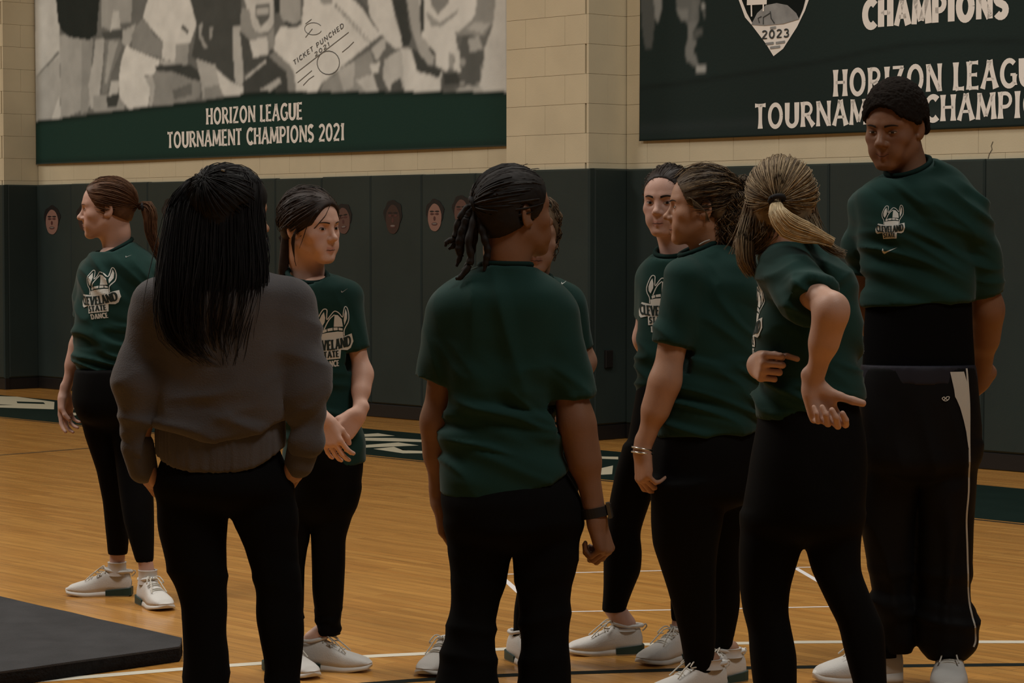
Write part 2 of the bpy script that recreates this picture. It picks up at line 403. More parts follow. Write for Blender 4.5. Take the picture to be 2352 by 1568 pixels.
for q in ([(-60, 908), (40, 911), (125, 923), (124, 940), (-60, 934)], [(158, 926), (171, 928), (172, 931), (158, 929)], [(158, 934), (173, 936), (173, 940), (158, 938)],
          [(140, 947), (175, 948), (175, 954), (140, 952)],
          [(835, 997), (868, 995), (907, 1001), (835, 1003)], [(800, 1005), (905, 1006), (1005, 1012), (1005, 1016), (800, 1011)],
          [(800, 1021), (838, 1022), (915, 1016), (962, 1023), (838, 1028), (800, 1027)], [(858, 1031), (905, 1026), (925, 1034), (1005, 1037), (1005, 1041), (925, 1041)],
          [(1366, 1048), (1420, 1049), (1420, 1055), (1366, 1053)], [(1368, 1078), (1408, 1069), (1406, 1089), (1368, 1091)]):
    floor_poly('court_lettering', [Fl(*p) for p in q], M['ivory'], .0012)
for q in ([(38, 922), (100, 924), (104, 928), (40, 926)], [(-60, 926), (30, 930), (-60, 931)]):
    floor_poly('court_lettering_gap', [Fl(*p) for p in q], M['dark'], .0018)
floor_line('court_edge_line', [(-700, band_y(840, 1046.5, -700)), (2900, band_y(840, 1046.5, 2900))], .03, M['black'])
floor_line('court_line', [(-80, 1574), (130, 1560), (420, 1536), (600, 1523), (830, 1508), (1010, 1499), (1200, 1488), (1450, 1480), (1700, 1477), (1900, 1474), (2352, 1474), (2600, 1475)], .055, M['line'])
floor_line('court_line', [(560, 1590), (850, 1570), (1000, 1559), (1200, 1549), (1450, 1541), (1700, 1534), (1900, 1531), (2352, 1526), (2600, 1525)], .055, M['seam'])
floor_line('court_line', [(-200, 1059), (0, 1045), (205, 1029), (420, 1014)], .05, M['brown'])
floor_line('tape_line', [(1120, 1319.5), (1530, 1310), (1960, 1300)], .018, M['tape'])
floor_line('tape_line', [(1220, 1406), (1560, 1400), (1960, 1392)], .018, M['tape'])
floor_line('tape_line', [(1120, 1302), (1160, 1332), (1188, 1357), (1236, 1400)], .024, M['tape'])
floor_line('tape_line', [(1760, 1266), (1825, 1303), (1880, 1335), (1960, 1381)], .024, M['tape'])

# far wall, its pilasters, painted blocks, wall pads
PAD_T, PAD_TOP = .05, 1.868
u_p1 = wall_uz(1437, 300)[0]                       # right side of the pilaster in view, at the wall
def px_of(p):
    d = np.asarray(p) - (0, 0, CAM_H); f = d[1] * CP - d[2] * SP; up = d[1] * SP + d[2] * CP
    return IW / 2 + F_PX * d[0] / f, IH / 2 - F_PX * up / f
PIL_D = next(d for d in np.arange(.1, 1.2, .005) if px_of(wq(u_p1, d, 2.5))[0] <= 1350)
u_p0 = wall_uz(1160, 200, PIL_D)[0]
u_l1 = wall_uz(86, 300)[0]; u_l0 = u_l1 - (u_p1 - u_p0)
U_MIN, U_MAX, TOP = u_l0 - 1.2, wall_uz(2352, 300)[0] + 1.4, 9.0
V, Q = box_vf(wq((U_MIN + U_MAX) / 2, -.17, TOP / 2), U, N_, Z_, (U_MAX - U_MIN) / 2, .15, TOP / 2)
wall = tag(mesh_np('wall_back', V, Q, M['joint'], smooth=False), 'cream painted block wall behind the group', kind='structure')
V, Q = box_vf(wq(U_MIN - 4.15, 9, TOP / 2), N_, U, Z_, 9.5, .15, TOP / 2)
tag(mesh_np('wall_left', V, Q, M['cream'], smooth=False), 'plain cream end wall of the hall', kind='structure')
V, Q = box_vf(wq(U_MIN - 2.1, -.17, TOP / 2), U, N_, Z_, 2.1, .15, TOP / 2)
tag(mesh_np('wall_back', V, Q, M['cream'], smooth=False), 'plain stretch of the back wall beyond the pads', kind='structure')
V, Q = box_vf(wq((U_MIN + U_MAX) / 2 - 2, 9, TOP + .3), U, Z_, N_, (U_MAX - U_MIN) / 2 + 3, .1, 9.5)
tag(mesh_np('ceiling', V, Q, M['joint'], smooth=False), 'high pale ceiling of the hall', kind='structure')
BL, BH, BT, J = .40, .203, .02, .0016
def block(parent, u0, u1, n, z, ax=U, ay=N_, base=None):
    c = (wq((u0 + u1) / 2, n, z + BH / 2) if base is None else base)
    V, Q = box_vf(c, ax, ay, Z_, (u1 - u0) / 2 - J / 2, BT / 2, BH / 2 - J / 2, .0012)
    mesh_np('block', V, Q, M['cream'], parent, smooth=False)
z_rows = [PAD_TOP - .165 + BH * i for i in range(12)]
def row_blocks(parent, ua, ub, n, z, odd):
    u = ua - (BL / 2 if odd else 0)
    while u < ub - .02:
        a, b = max(u, ua), min(u + BL, ub)
        if b - a > .03: block(parent, a, b, n, z)
        u += BL
u_b0 = wall_uz(1475, 300)[0]
for i, z in enumerate(z_rows):
    if z < 2.15:
        row_blocks(wall, u_l1 + .01, u_p0 - .0, -.01, z, i % 2); row_blocks(wall, u_p1 + .01, U_MAX, -.01, z, i % 2)
    else:
        row_blocks(wall, u_p1 + .01, u_b0 + .25, -.01, z, i % 2)
def pilaster(name, ua, ub):
    V, Q = box_vf(wq((ua + ub) / 2, PIL_D / 2 - .03, TOP / 2), U, N_, Z_, (ub - ua) / 2 - .022, PIL_D / 2 - .012, TOP / 2)
    o = tag(mesh_np(name, V, Q, M['joint'], smooth=False), 'cream block pilaster standing out from the wall', kind='structure')
    for i, z in enumerate(z_rows):
        row_blocks(o, ua, ub - .022, PIL_D - .032 + .01, z, i % 2)
        nn = [(-.02, PIL_D - .012)] if not i % 2 else [(-.02, .17), (.17, PIL_D - .012)]
        for a, b in nn: block(o, a, b, 0, z, N_, U, wq(ub - .011, (a + b) / 2, z + BH / 2))
    return o
pil = pilaster('wall_pilaster', u_p0, u_p1); pil_l = pilaster('wall_pilaster', u_l0, u_l1)
base = []
def pad_row(parent, ua, ub, n, ax=U, ay=N_, org=None, start=None):
    """vinyl wall pads 0.61 m wide with a black base strip under them"""
    u = ua if start is None else start
    while u < ub - .03:
        a, b = max(u, ua), min(u + .61, ub); mid = (a + b) / 2
        c = wq(mid, n + PAD_T / 2, 0) if org is None else org + ax * mid + ay * PAD_T / 2
        V, Q = box_vf(c + Z_ * ((PAD_TOP + .105) / 2 + rng.uniform(-.003, .003)), ax, ay, Z_, (b - a) / 2 - .0015, PAD_T / 2, (PAD_TOP - .105) / 2, .012)
        mesh_np('pad_panel', V, Q, M['pad'], parent, smooth=False); u += .61
    c = wq((ua + ub) / 2, n + .02, .052) if org is None else org + ax * (ua + ub) / 2 + ay * .02 + Z_ * .052
    V, Q = box_vf(c, ax, ay, Z_, (ub - ua) / 2, .022, .052, .006)
    base.append((V, Q))
u_seam = wall_uz(851, 600, .05)[0]
def first(ua): return u_seam - .61 * math.ceil((u_seam - ua) / .61)
pad_row(wall, u_l1 + .05, u_p0, 0, start=first(u_l1 + .05))
us2 = wall_uz(1902, 600, .05)[0]
pad_row(wall, u_p1 + .05, U_MAX, 0, start=us2 - .61 * math.ceil((us2 - u_p1 - .05) / .61))
for p_, a, b in ((pil, u_p0, u_p1), (pil_l, u_l0, u_l1)):
    pad_row(p_, a, b + .05, PIL_D - .02, start=b + .05 - .61 * 2)
    pad_row(p_, 0, PIL_D - .02, 0, N_, U, wq(b, 0, 0))
V, Q, _ = join(base)
tag(mesh_np('baseboard_back', V, Q, M['black'], smooth=False), 'black base strip under the wall pads', kind='structure')
cr = [wall_uz(*p) for p in ((2281, 325), (2277, 335), (2279, 343), (2272, 355), (2270, 364))]
V, Q = ribbon([wq(u, .0015, z) for u, z in cr], .006, N_); mesh_np('crack', V, Q, M['crack'], wall, smooth=False)
# small dark socket plate low on the pilaster pads
V, Q = box_vf(wq(u_p1 + .05, PIL_D - .15, .56), N_, U, Z_, .035, .012, .06, .004)
so = mesh_np('wall_socket', V + U * .008, Q, M['black'], smooth=False); tag(so, 'small black socket plate set low in the corner pad of the pilaster', 'socket')

# ------------------------------------------------------------------ banners
def fill_poly(V2, inside_pts): pass
def inside(poly, X, Y):
    P = np.asarray(poly, float); r = np.zeros(X.shape, bool); j = len(P) - 1
    for i in range(len(P)):
        c = ((P[i, 1] > Y) != (P[j, 1] > Y)) & (X < (P[j, 0] - P[i, 0]) * (Y - P[i, 1]) / (P[j, 1] - P[i, 1] + 1e-9) + P[i, 0]); r ^= c; j = i
    return r
BAN_N, Z_B = .03, 2.058
def ban_off(u, z): return .006 * np.sin(u * 1.7 + 1.3 * np.sin(z * 1.1)) + .002 * np.clip(1 - (z - Z_B) / .05, 0, 1) ** 2
def banner_mat():
    m = mat('banner_print', (.5, .5, .5), .8, .2, bump=(60, .1)); nt = m.node_tree; b = nt.nodes['Principled BSDF']
    a = nt.nodes.new('ShaderNodeAttribute'); a.attribute_name = 'print'; nt.links.new(a.outputs['Color'], b.inputs['Base Color']); return m
BM = banner_mat()
def banner(name, ua, ub, zt, nx, nz, colour, label, soft=True):
    """cloth sheet hung on the wall; its dyed print is a colour per vertex found from the place on the cloth"""
    us, zs = np.linspace(ua, ub, nx), np.linspace(Z_B, zt, nz); uu, zz = np.meshgrid(us, zs, indexing='ij'); u, z = uu.ravel(), zz.ravel()
    off = ban_off(u, z)
    P = P0 + u[:, None] * U + (BAN_N + off)[:, None] * N_ + z[:, None] * Z_
    d = P - (0, 0, CAM_H); f = d[:, 1] * CP - d[:, 2] * SP
    X, Y = IW / 2 + F_PX * d[:, 0] / f, IH / 2 - F_PX * (d[:, 1] * SP + d[:, 2] * CP) / f
    C = colour(X, Y, u, z).reshape(nx, nz, 3)
    for ax_ in (0, 1):                               # soft edges of an enlarged photograph
        C = .25 * np.roll(C, 1, ax_) + .5 * C + .25 * np.roll(C, -1, ax_) if soft else C
    C = C.reshape(-1, 3)
    i = np.arange(nx * nz).reshape(nx, nz); Q = np.stack([i[:-1, :-1], i[1:, :-1], i[1:, 1:], i[:-1, 1:]], -1).reshape(-1, 4)
    o = mesh_np(name, P, Q, BM)
    at = o.data.attributes.new('print', 'FLOAT_COLOR', 'POINT')
    at.data.foreach_set('color', np.concatenate([C, np.ones((len(C), 1))], 1).astype(np.float32).ravel())
    md = o.modifiers.new('cloth', 'SOLIDIFY'); md.thickness = .004; md.offset = -1
    tag(o, label, 'banner'); return o
GREEN = np.array((.014, .052, .040)); GRN2 = np.array((.0125, .0245, .0225))
def tone(g):
    g = np.asarray(g, float)[..., None]; return g * np.array((.94, .98, .95)) + (1 - g) * np.array((.0, .012, .009)) * .6
# picture on the left banner: (grey value, outline), painted back to front; outlines read off the photograph
PIC = [
 (.16, [(80, -20), (1170, -20), (1170, 300), (80, 300)]),
 (.50, [(80, -20), (136, -20), (138, 240), (80, 270)]), (.17, [(82, 176), (133, 118), (137, 122), (90, 172)]), (.36, [(82, 178), (136, 128), (140, 220), (118, 275), (82, 280)]), (.5, [(118, 275), (136, 220), (141, 270)]),
 (.33, [(137, 80), (213, 86), (206, 245), (140, 275)]), (.27, [(188, 90), (214, 90), (202, 255), (186, 262)]),
 (.022, [(127, -20), (230, -20), (222, 80), (205, 92), (160, 86), (142, 72), (133, 50)]),
 (.30, [(233, -20), (305, -20), (301, 50), (268, 58), (253, 70), (232, 60)]), (.46, [(260, 24), (273, 24), (277, 66), (253, 70)]), (.09, [(233, 75), (288, 66), (280, 90), (240, 92)]),
 (.40, [(219, 90), (240, 90), (236, 150), (225, 250), (208, 248), (203, 195), (214, 140)]), (.22, [(240, 90), (276, 88), (280, 110), (255, 170), (246, 215), (234, 214), (240, 140)]), (.34, [(250, 95), (272, 95), (262, 130), (246, 190), (240, 190), (246, 140)]),
 (.36, [(282, 70), (312, 55), (304, 90), (292, 110), (280, 100)]), (.3, [(214, 220), (285, 215), (285, 250), (215, 255)]), (.06, [(245, 220), (275, 215), (268, 246), (246, 247)]), (.45, [(255, 185), (275, 185), (270, 215), (250, 220)]),
 (.60, [(345, -20), (430, -20), (448, 22), (450, 60), (436, 100), (405, 100), (374, 95), (345, 62), (328, 40)]), (.11, [(420, 56), (435, 72), (430, 78), (415, 64)]),
 (.24, [(326, 44), (340, 52), (352, 80), (374, 96), (372, 132), (330, 124), (304, 110), (302, 80), (312, 62)]),
 (.60, [(290, 104), (304, 112), (345, 130), (368, 138), (364, 150), (352, 172), (330, 172), (345, 205), (340, 243), (296, 250), (275, 225), (273, 180), (278, 140)]),
 (.56, [(374, 96), (406, 98), (402, 142), (372, 135)]), (.3, [(404, 100), (434, 100), (430, 150), (402, 148)]), (.4, [(367, 136), (402, 142), (404, 150), (368, 148)]),
 (.06, [(356, 152), (400, 147), (440, 150), (458, 165), (462, 186), (430, 180), (400, 165), (360, 162)]), (.25, [(356, 164), (400, 166), (440, 182), (461, 188), (459, 225), (400, 240), (352, 244), (348, 200)]), (.16, [(396, 208), (440, 190), (440, 218), (400, 228)]), (.38, [(332, 176), (350, 172), (356, 200), (350, 244), (342, 244), (345, 205)]),
 (.08, [(432, -20), (552, -20), (556, 40), (545, 200), (470, 150), (440, 130), (452, 60)]), (.30, [(458, 56), (466, 52), (462, 80), (478, 110), (470, 112), (456, 85)]), (.28, [(480, 62), (490, 62), (486, 90), (480, 88)]),
 (.38, [(450, 135), (495, 150), (510, 215), (505, 222), (466, 228), (460, 180)]), (.26, [(470, 200), (505, 195), (513, 222), (468, 228)]), (.55, [(497, 158), (520, 180), (535, 190), (558, 200), (558, 218), (515, 222), (505, 200)]),
 (.42, [(534, 60), (552, 60), (556, 120), (558, 160), (558, 200), (540, 190), (535, 120)]),
 (.52, [(556, -20), (628, -20), (630, 50), (620, 70), (590, 78), (578, 60), (570, 30)]), (.14, [(586, 12), (618, 8), (620, 40), (600, 62), (588, 40)]), (.40, [(588, 20), (617, 16), (617, 34), (590, 34)]),
 (.28, [(554, 20), (572, 20), (582, 70), (615, 80), (628, 60), (632, 110), (610, 125), (570, 110), (552, 70)]), (.6, [(573, 92), (614, 86), (615, 125), (582, 132)]), (.09, [(550, 70), (572, 90), (580, 132), (612, 130), (622, 112), (632, 120), (620, 150), (560, 170), (556, 120)]),
 (.34, [(630, -20), (690, -20), (692, 45), (672, 62), (650, 50), (640, 20)]), (.05, [(625, -20), (645, -20), (642, 28), (632, 30)]), (.08, [(652, 46), (676, 56), (692, 46), (690, 58), (670, 64), (656, 60)]),
 (.62, [(645, 60), (672, 64), (692, 58), (700, -20), (792, -20), (884, 72), (740, 190), (727, 210), (680, 210), (674, 160), (630, 115), (632, 85)]), (.3, [(732, -20), (766, -20), (762, 8), (746, 12), (736, 6)]),
 (.24, [(628, 120), (664, 146), (676, 168), (680, 211), (661, 211), (656, 165), (617, 128)]), (.07, [(556, 190), (615, 128), (658, 165), (662, 212), (560, 214)]), (.46, [(562, 178), (610, 137), (613, 142), (564, 183)]), (.42, [(594, 208), (643, 178), (646, 190), (622, 208)]),
 (.12, [(806, -20), (818, -20), (876, 70), (870, 76)]), (.20, [(772, 8), (850, 92), (853, 100), (843, 96), (766, 12)]), (.58, [(776, 16), (848, 92), (846, 96), (771, 14)]),
 (.58, [(842, -20), (895, -20), (908, 40), (922, 85), (925, 108), (908, 112), (884, 90), (872, 72), (850, 40)]), (.06, [(893, -20), (930, -20), (940, 60), (946, 82), (940, 104), (925, 108), (914, 50)]),
 (.28, [(742, 190), (820, 135), (850, 115), (858, 140), (840, 210), (735, 212)]), (.42, [(775, 160), (815, 140), (812, 200), (790, 210)]), (.45, [(852, 112), (885, 84), (886, 110), (865, 140)]), (.55, [(850, 148), (872, 142), (870, 172), (852, 165)]), (.48, [(818, 185), (856, 168), (870, 210), (840, 211)]), (.12, [(856, 170), (872, 168), (895, 210), (870, 211)]),
 (.46, [(882, 138), (920, 112), (938, 110), (955, 160), (935, 180), (925, 211), (895, 211), (880, 180)]), (.10, [(900, 190), (920, 178), (928, 211), (896, 211)]), (.58, [(922, 112), (944, 115), (960, 165), (990, 172), (1014, 160), (1012, 211), (930, 211), (926, 160)]),
 (.36, [(932, -20), (962, -20), (966, 80), (980, 95), (1000, 120), (994, 150), (970, 150), (956, 100), (944, 60)]), (.05, [(985, 110), (992, 112), (1012, 128), (1008, 134), (990, 122)]),
 (.60, [(960, -20), (1090, -20), (1104, 15), (1088, 40), (1060, 70), (1045, 72), (1050, 110), (1040, 140), (1026, 165), (1000, 150), (1000, 120), (968, 82), (966, 20)]), (.24, [(984, -20), (1036, -20), (1030, 8), (1006, 34), (992, 15)]), (.3, [(976, 24), (1010, 52), (1052, 22), (1050, 32), (1012, 62), (990, 60)]), (.06, [(966, -10), (974, 0), (975, 70), (967, 74)]),
 (.27, [(1098, -20), (1140, -20), (1134, 50), (1112, 82), (1044, 80), (1090, 40)]), (.40, [(1094, 50), (1126, 55), (1108, 76), (1070, 66)]), (.52, [(1140, -20), (1165, -20), (1165, 212), (1100, 212), (1110, 120), (1132, 60)]),
 (.07, [(947, 112), (960, 118), (985, 150), (1015, 158), (1008, 180), (990, 172), (958, 164)]), (.12, [(1064, 80), (1080, 82), (1078, 118), (1114, 116), (1104, 190), (1060, 200), (1012, 211), (1018, 170), (1052, 165), (1056, 110)]), (.36, [(1074, 88), (1100, 84), (1110, 112), (1080, 120)]), (.56, [(1046, 108), (1054, 112), (1058, 165), (1042, 162)]), (.3, [(1030, 120), (1044, 125), (1042, 160), (1030, 155)]), (.4, [(1050, 205), (1074, 196), (1104, 200), (1112, 211), (1048, 211)]), (.06, [(1018, 168), (1050, 168), (1058, 190), (1020, 196)]),
]
SPLIT = np.array([(60, 281), (84, 278), (300, 250), (480, 229), (555, 216), (620, 211), (800, 210), (1200, 210)], float)
def col_left(X, Y, u, z):
    g = np.full(X.shape, .3)
    for v, poly in PIC:
        poly = np.array(poly, float); g[inside(poly, X, Y)] = v * (1.0 + .45 * min(1, v / .3))
    # cluster of small bright marks in the crowd at the lower right of the picture
    k = (X > 1055) & (X < 1108) & (Y > 118) & (Y < 196); sp = vnoise(np.stack([u * 18, z * 18, u * 0], 1), 5); g = np.where(k & (sp > .25), .42, g)
    # soft texture of the enlarged photograph
    g = g * (1 + .10 * vnoise(np.stack([u * 9, z * 9, u * 0], 1), 9) + .06 * vnoise(np.stack([u * 26, z * 26, u * 0], 1), 11))
    C = tone(np.clip(g, 0, 1))
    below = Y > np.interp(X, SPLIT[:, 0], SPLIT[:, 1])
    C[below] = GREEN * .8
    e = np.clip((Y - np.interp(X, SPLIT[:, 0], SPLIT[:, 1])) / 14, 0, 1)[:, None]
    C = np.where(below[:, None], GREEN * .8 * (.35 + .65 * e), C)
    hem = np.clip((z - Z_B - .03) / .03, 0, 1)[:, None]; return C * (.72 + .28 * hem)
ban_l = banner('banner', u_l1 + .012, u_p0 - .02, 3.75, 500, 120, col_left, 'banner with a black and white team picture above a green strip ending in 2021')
PLAY = [(.10, [(1470, -20), (1500, -20), (1505, 40), (1498, 110), (1482, 112), (1474, 60)]), (.30, [(1500, -20), (1521, -20), (1519, 25), (1511, 54), (1505, 45)]),
        (.17, [(1552, -20), (1610, -20), (1604, 50), (1578, 55), (1570, 40), (1555, 18)]), (.26, [(1552, 18), (1580, 22), (1580, 45), (1562, 45)]), (.2, [(1590, 0), (1600, 0), (1598, 50), (1586, 50)]), (.40, [(1612, 6), (1621, 10), (1620, 24), (1612, 22)]), (.2, [(1614, 24), (1620, 30), (1620, 45), (1616, 40)]),
        (.24, [(1580, 53), (1603, 52), (1590, 80), (1600, 95), (1592, 118), (1600, 130), (1604, 152), (1596, 154), (1576, 138), (1573, 115), (1580, 90)]), (.12, [(1594, 70), (1612, 62), (1614, 78), (1590, 94)]), (.48, [(1598, 154), (1620, 151), (1622, 163), (1600, 165)])]
SPL_R = np.array([(1460, 203), (1475, 201), (1580, 189), (1700, 170), (1800, 155), (1900, 139), (1990, 118), (2090, 101), (2200, 95), (2600, 93)], float)
def col_right(X, Y, u, z):
    C = np.tile(GRN2, (len(X), 1)) * (1 + .18 * vnoise(np.stack([u * 1.5, z * 1.5, u * 0], 1), 2))[:, None]
    for v, poly in PLAY: C[inside(poly, X, Y)] = tone(v * .9)
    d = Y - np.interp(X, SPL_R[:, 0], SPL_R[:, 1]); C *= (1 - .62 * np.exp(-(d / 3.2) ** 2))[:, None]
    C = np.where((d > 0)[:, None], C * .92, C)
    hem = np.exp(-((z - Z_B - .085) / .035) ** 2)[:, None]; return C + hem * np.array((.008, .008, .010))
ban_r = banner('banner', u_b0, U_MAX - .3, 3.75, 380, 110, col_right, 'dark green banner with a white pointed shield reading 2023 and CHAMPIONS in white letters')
def wall_text(txt, x0, x1, ybase0, ytop0, parent, m=None, weight=.17, n=BAN_N + .0025, flare=1, gap=.03):
    ua, z0 = wall_uz(x0, ybase0, n); ub, _ = wall_uz(x1, ybase0, n); z1 = wall_uz(x0, ytop0, n)[1]
    V2, Q = text2d(txt, ub - ua, z1 - z0, weight, gap, flare)
    V = P0 + (ua + V2[:, :1]) * U + (n + ban_off(ua + V2[:, :1], z0 + V2[:, 1:])) * N_ + (z0 + V2[:, 1:]) * Z_
    return mesh_np('lettering', V, Q, m or M['letter'], parent, smooth=False)
wall_text('HORIZON LEAGUE', 473, 694, 286, 249, ban_l, weight=.20)
wall_text('TOURNAMENT CHAMPIONS 2021', 385, 792, 340, 304, ban_l, weight=.20)
wall_text('CHAMPIONS', 1983, 2312, 65, 4, ban_r, weight=.30, flare=0, gap=.08)
wall_text('HORIZON LEAGUE', 1914, 2412, 222, 161, ban_r, weight=.19, gap=.05)
wall_text('TOURNAMENT CHAMPIONS', 1734, 2472, 296, 240, ban_r, weight=.19, gap=.04)
ink = mat('banner_ink', (.05, .055, .055), .8); greyp = mat('banner_grey', (.27, .28, .28), .8, noise=(14, .2))
def wall_poly(px, n, m, parent, name='print'):
    P = np.array([wq(*(lambda a: (a[0], n + ban_off(*a), a[1]))(wall_uz(x, y, n))) for x, y in px]); c = P.mean(0)
    k = len(P); return mesh_np(name, np.vstack([P, c]), np.array([(i, (i + 1) % k, k) for i in range(k)]), m, parent, smooth=False)
def wall_stroke(px, w, n, m, parent, name='print'):
    P = np.array([wq(*(lambda a: (a[0], n + ban_off(*a), a[1]))(wall_uz(x, y, n))) for x, y in px]); V, Q = ribbon(P, w, N_)
    return mesh_np(name, V, Q, m, parent, smooth=False)
nb = BAN_N + .0025
wall_poly([(1689, -40), (1697, 0), (1712, 40), (1727, 57), (1760, 100), (1778, 129), (1800, 112), (1832, 62), (1850, 25), (1866, -20), (1866, -40)], nb, M['letter'], ban_r, 'shield')
wall_poly([(1697, -40), (1704, 0), (1716, 30), (1731, 57), (1756, 59), (1800, 55), (1836, 44), (1846, 20), (1856, -20), (1856, -40)], nb + .002, M['seam'], ban_r, 'shield_field')
wall_poly([(1726, 57), (1740, 30), (1760, 12), (1785, 7), (1810, 12), (1830, 30), (1837, 44), (1800, 55), (1756, 59)], nb + .004, greyp, ban_r, 'ball')
for s in ([(1745, 53), (1742, 42), (1750, 38)], [(1754, 56), (1754, 40), (1770, 30)], [(1780, 54), (1772, 42), (1770, 26)]): wall_stroke(s, .008, nb + .006, ink, ban_r)
wall_stroke([(1716, 4), (1762, 2)], .045, nb + .006, M['letter'], ban_r); wall_stroke([(1726, 4), (1727, 38)], .012, nb + .006, M['letter'], ban_r); wall_stroke([(1754, 2), (1754, 26)], .012, nb + .006, M['letter'], ban_r)
wall_text('2023', 1750, 1814, 90, 71, ban_r, ink, weight=.24, n=nb + .004, flare=0, gap=.1)
for s in ([(1760, 101), (1778, 99)], [(1783, 99), (1804, 96)], [(1770, 110), (1793, 107)], [(1770, 65), (1783, 63)]): wall_stroke(s, .016, nb + .004, greyp, ban_r)
# the big card held up in the left banner's picture
inkc = mat('card_ink', (.16, .165, .16), .8); nc = BAN_N + .0025
def card_text(txt, p0, p1, h, weight=.2):
    a = np.array(wall_uz(*p0, nc)); b = np.array(wall_uz(*p1, nc)); d = b - a; L = np.linalg.norm(d); d /= L; s = np.array((-d[1], d[0]))
    V2, Q = text2d(txt, L, h, weight, .12, 0); P = a + V2[:, :1] * d + V2[:, 1:] * s
    mesh_np('lettering', P0 + P[:, :1] * U + (nc + ban_off(P[:, :1], P[:, 1:])) * N_ + P[:, 1:] * Z_, Q, inkc, ban_l, smooth=False)
card_text('TICKET PUNCHED', (674, 150), (790, 62), .040, .24); card_text('2021', (722, 131), (757, 104), .034, .24)
wall_stroke([(x, y) for x, y in arc(753, 144, 26, 27, 0, 360, 22)], .008, nc, inkc, ban_l)
wall_stroke([(x, y) for x, y in arc(718, 66, 20, 14, 20, 330, 18)], .006, nc, inkc, ban_l)
for s in ([(678, 168), (800, 74)], [(682, 190), (715, 162)], [(695, 196), (708, 182), (720, 174)], [(785, 120), (800, 108), (812, 96)], [(700, 55), (714, 44)], [(700, 86), (716, 66)]): wall_stroke(s, .007, nc, inkc, ban_l)

# ------------------------------------------------------------------ grey roll-out mat at the near left
zt = .052
c_far = Fl(418, 1464, zt); c_near = Fl(414, 1483, zt); e_far = nrm(Fl(0, 1368, zt) - c_far); e_near = nrm(Fl(0, 1541, zt) - c_near)
top = [c_far, c_near, c_near + e_near * 2.2, c_far + e_far * 2.9]
top = [c_far, c_near] + [np.array(p) for p in (c_near + e_near * 2.0, c_far + e_far * 2.6)]
n = 14; ring = []
for a, b in zip(top, top[1:] + top[:1]):
    for i in range(n): ring.append(a + (b - a) * i / n)
ring = np.array(ring); k = len(ring); cc = ring.mean(0); jit = rng.uniform(-.004, .004, (k, 2))
ri = ring.copy(); ri[:, :2] += jit
lay = [np.c_[ri[:, :2], np.full(k, .002)], np.c_[ri[:, :2] + jit, np.full(k, .020)], np.c_[ri[:, :2], np.full(k, .044)]]
V = np.vstack(lay); Q = np.vstack([np.stack([np.arange(k) + a * k, (np.arange(k) + 1) % k + a * k, (np.arange(k) + 1) % k + (a + 1) * k, np.arange(k) + (a + 1) * k], 1) for a in (0, 1)])
mt = empty('floor_mat', tuple(np.r_[cc[:2], 0])); tag(mt, 'dark grey roll-out foam mat lying flat on the floor', 'mat')
V = np.vstack([V, [[*cc[:2], .002], [*cc[:2], .044]]]); tr = np.array([(i, 3 * k, 3 * k, (i + 1) % k) for i in range(k)])
mesh_np('foam', V, [Q, np.array([((i + 1) % k, i, 3 * k) for i in range(k)]), np.array([(2 * k + i, 2 * k + (i + 1) % k, 3 * k + 1) for i in range(k)])], M['mat_foam'], mt, smooth=False, origin=(*cc[:2], 0))
Vt = np.vstack([np.c_[ri[:, :2], np.full(k, .0445)], np.c_[ri[:, :2], np.full(k, .051)], np.c_[cc[:2] + (ri[:, :2] - cc[:2]) * .996, np.full(k, zt)], [[*cc[:2], zt]]])
Qt = np.vstack([np.stack([np.arange(k) + a * k, (np.arange(k) + 1) % k + a * k, (np.arange(k) + 1) % k + (a + 1) * k, np.arange(k) + (a + 1) * k], 1) for a in (0, 1)])
mesh_np('carpet_top', Vt, [Qt, np.array([(2 * k + i, 2 * k + (i + 1) % k, 3 * k) for i in range(k)])], M['mat_top'], mt, smooth=False, origin=(*cc[:2], 0))

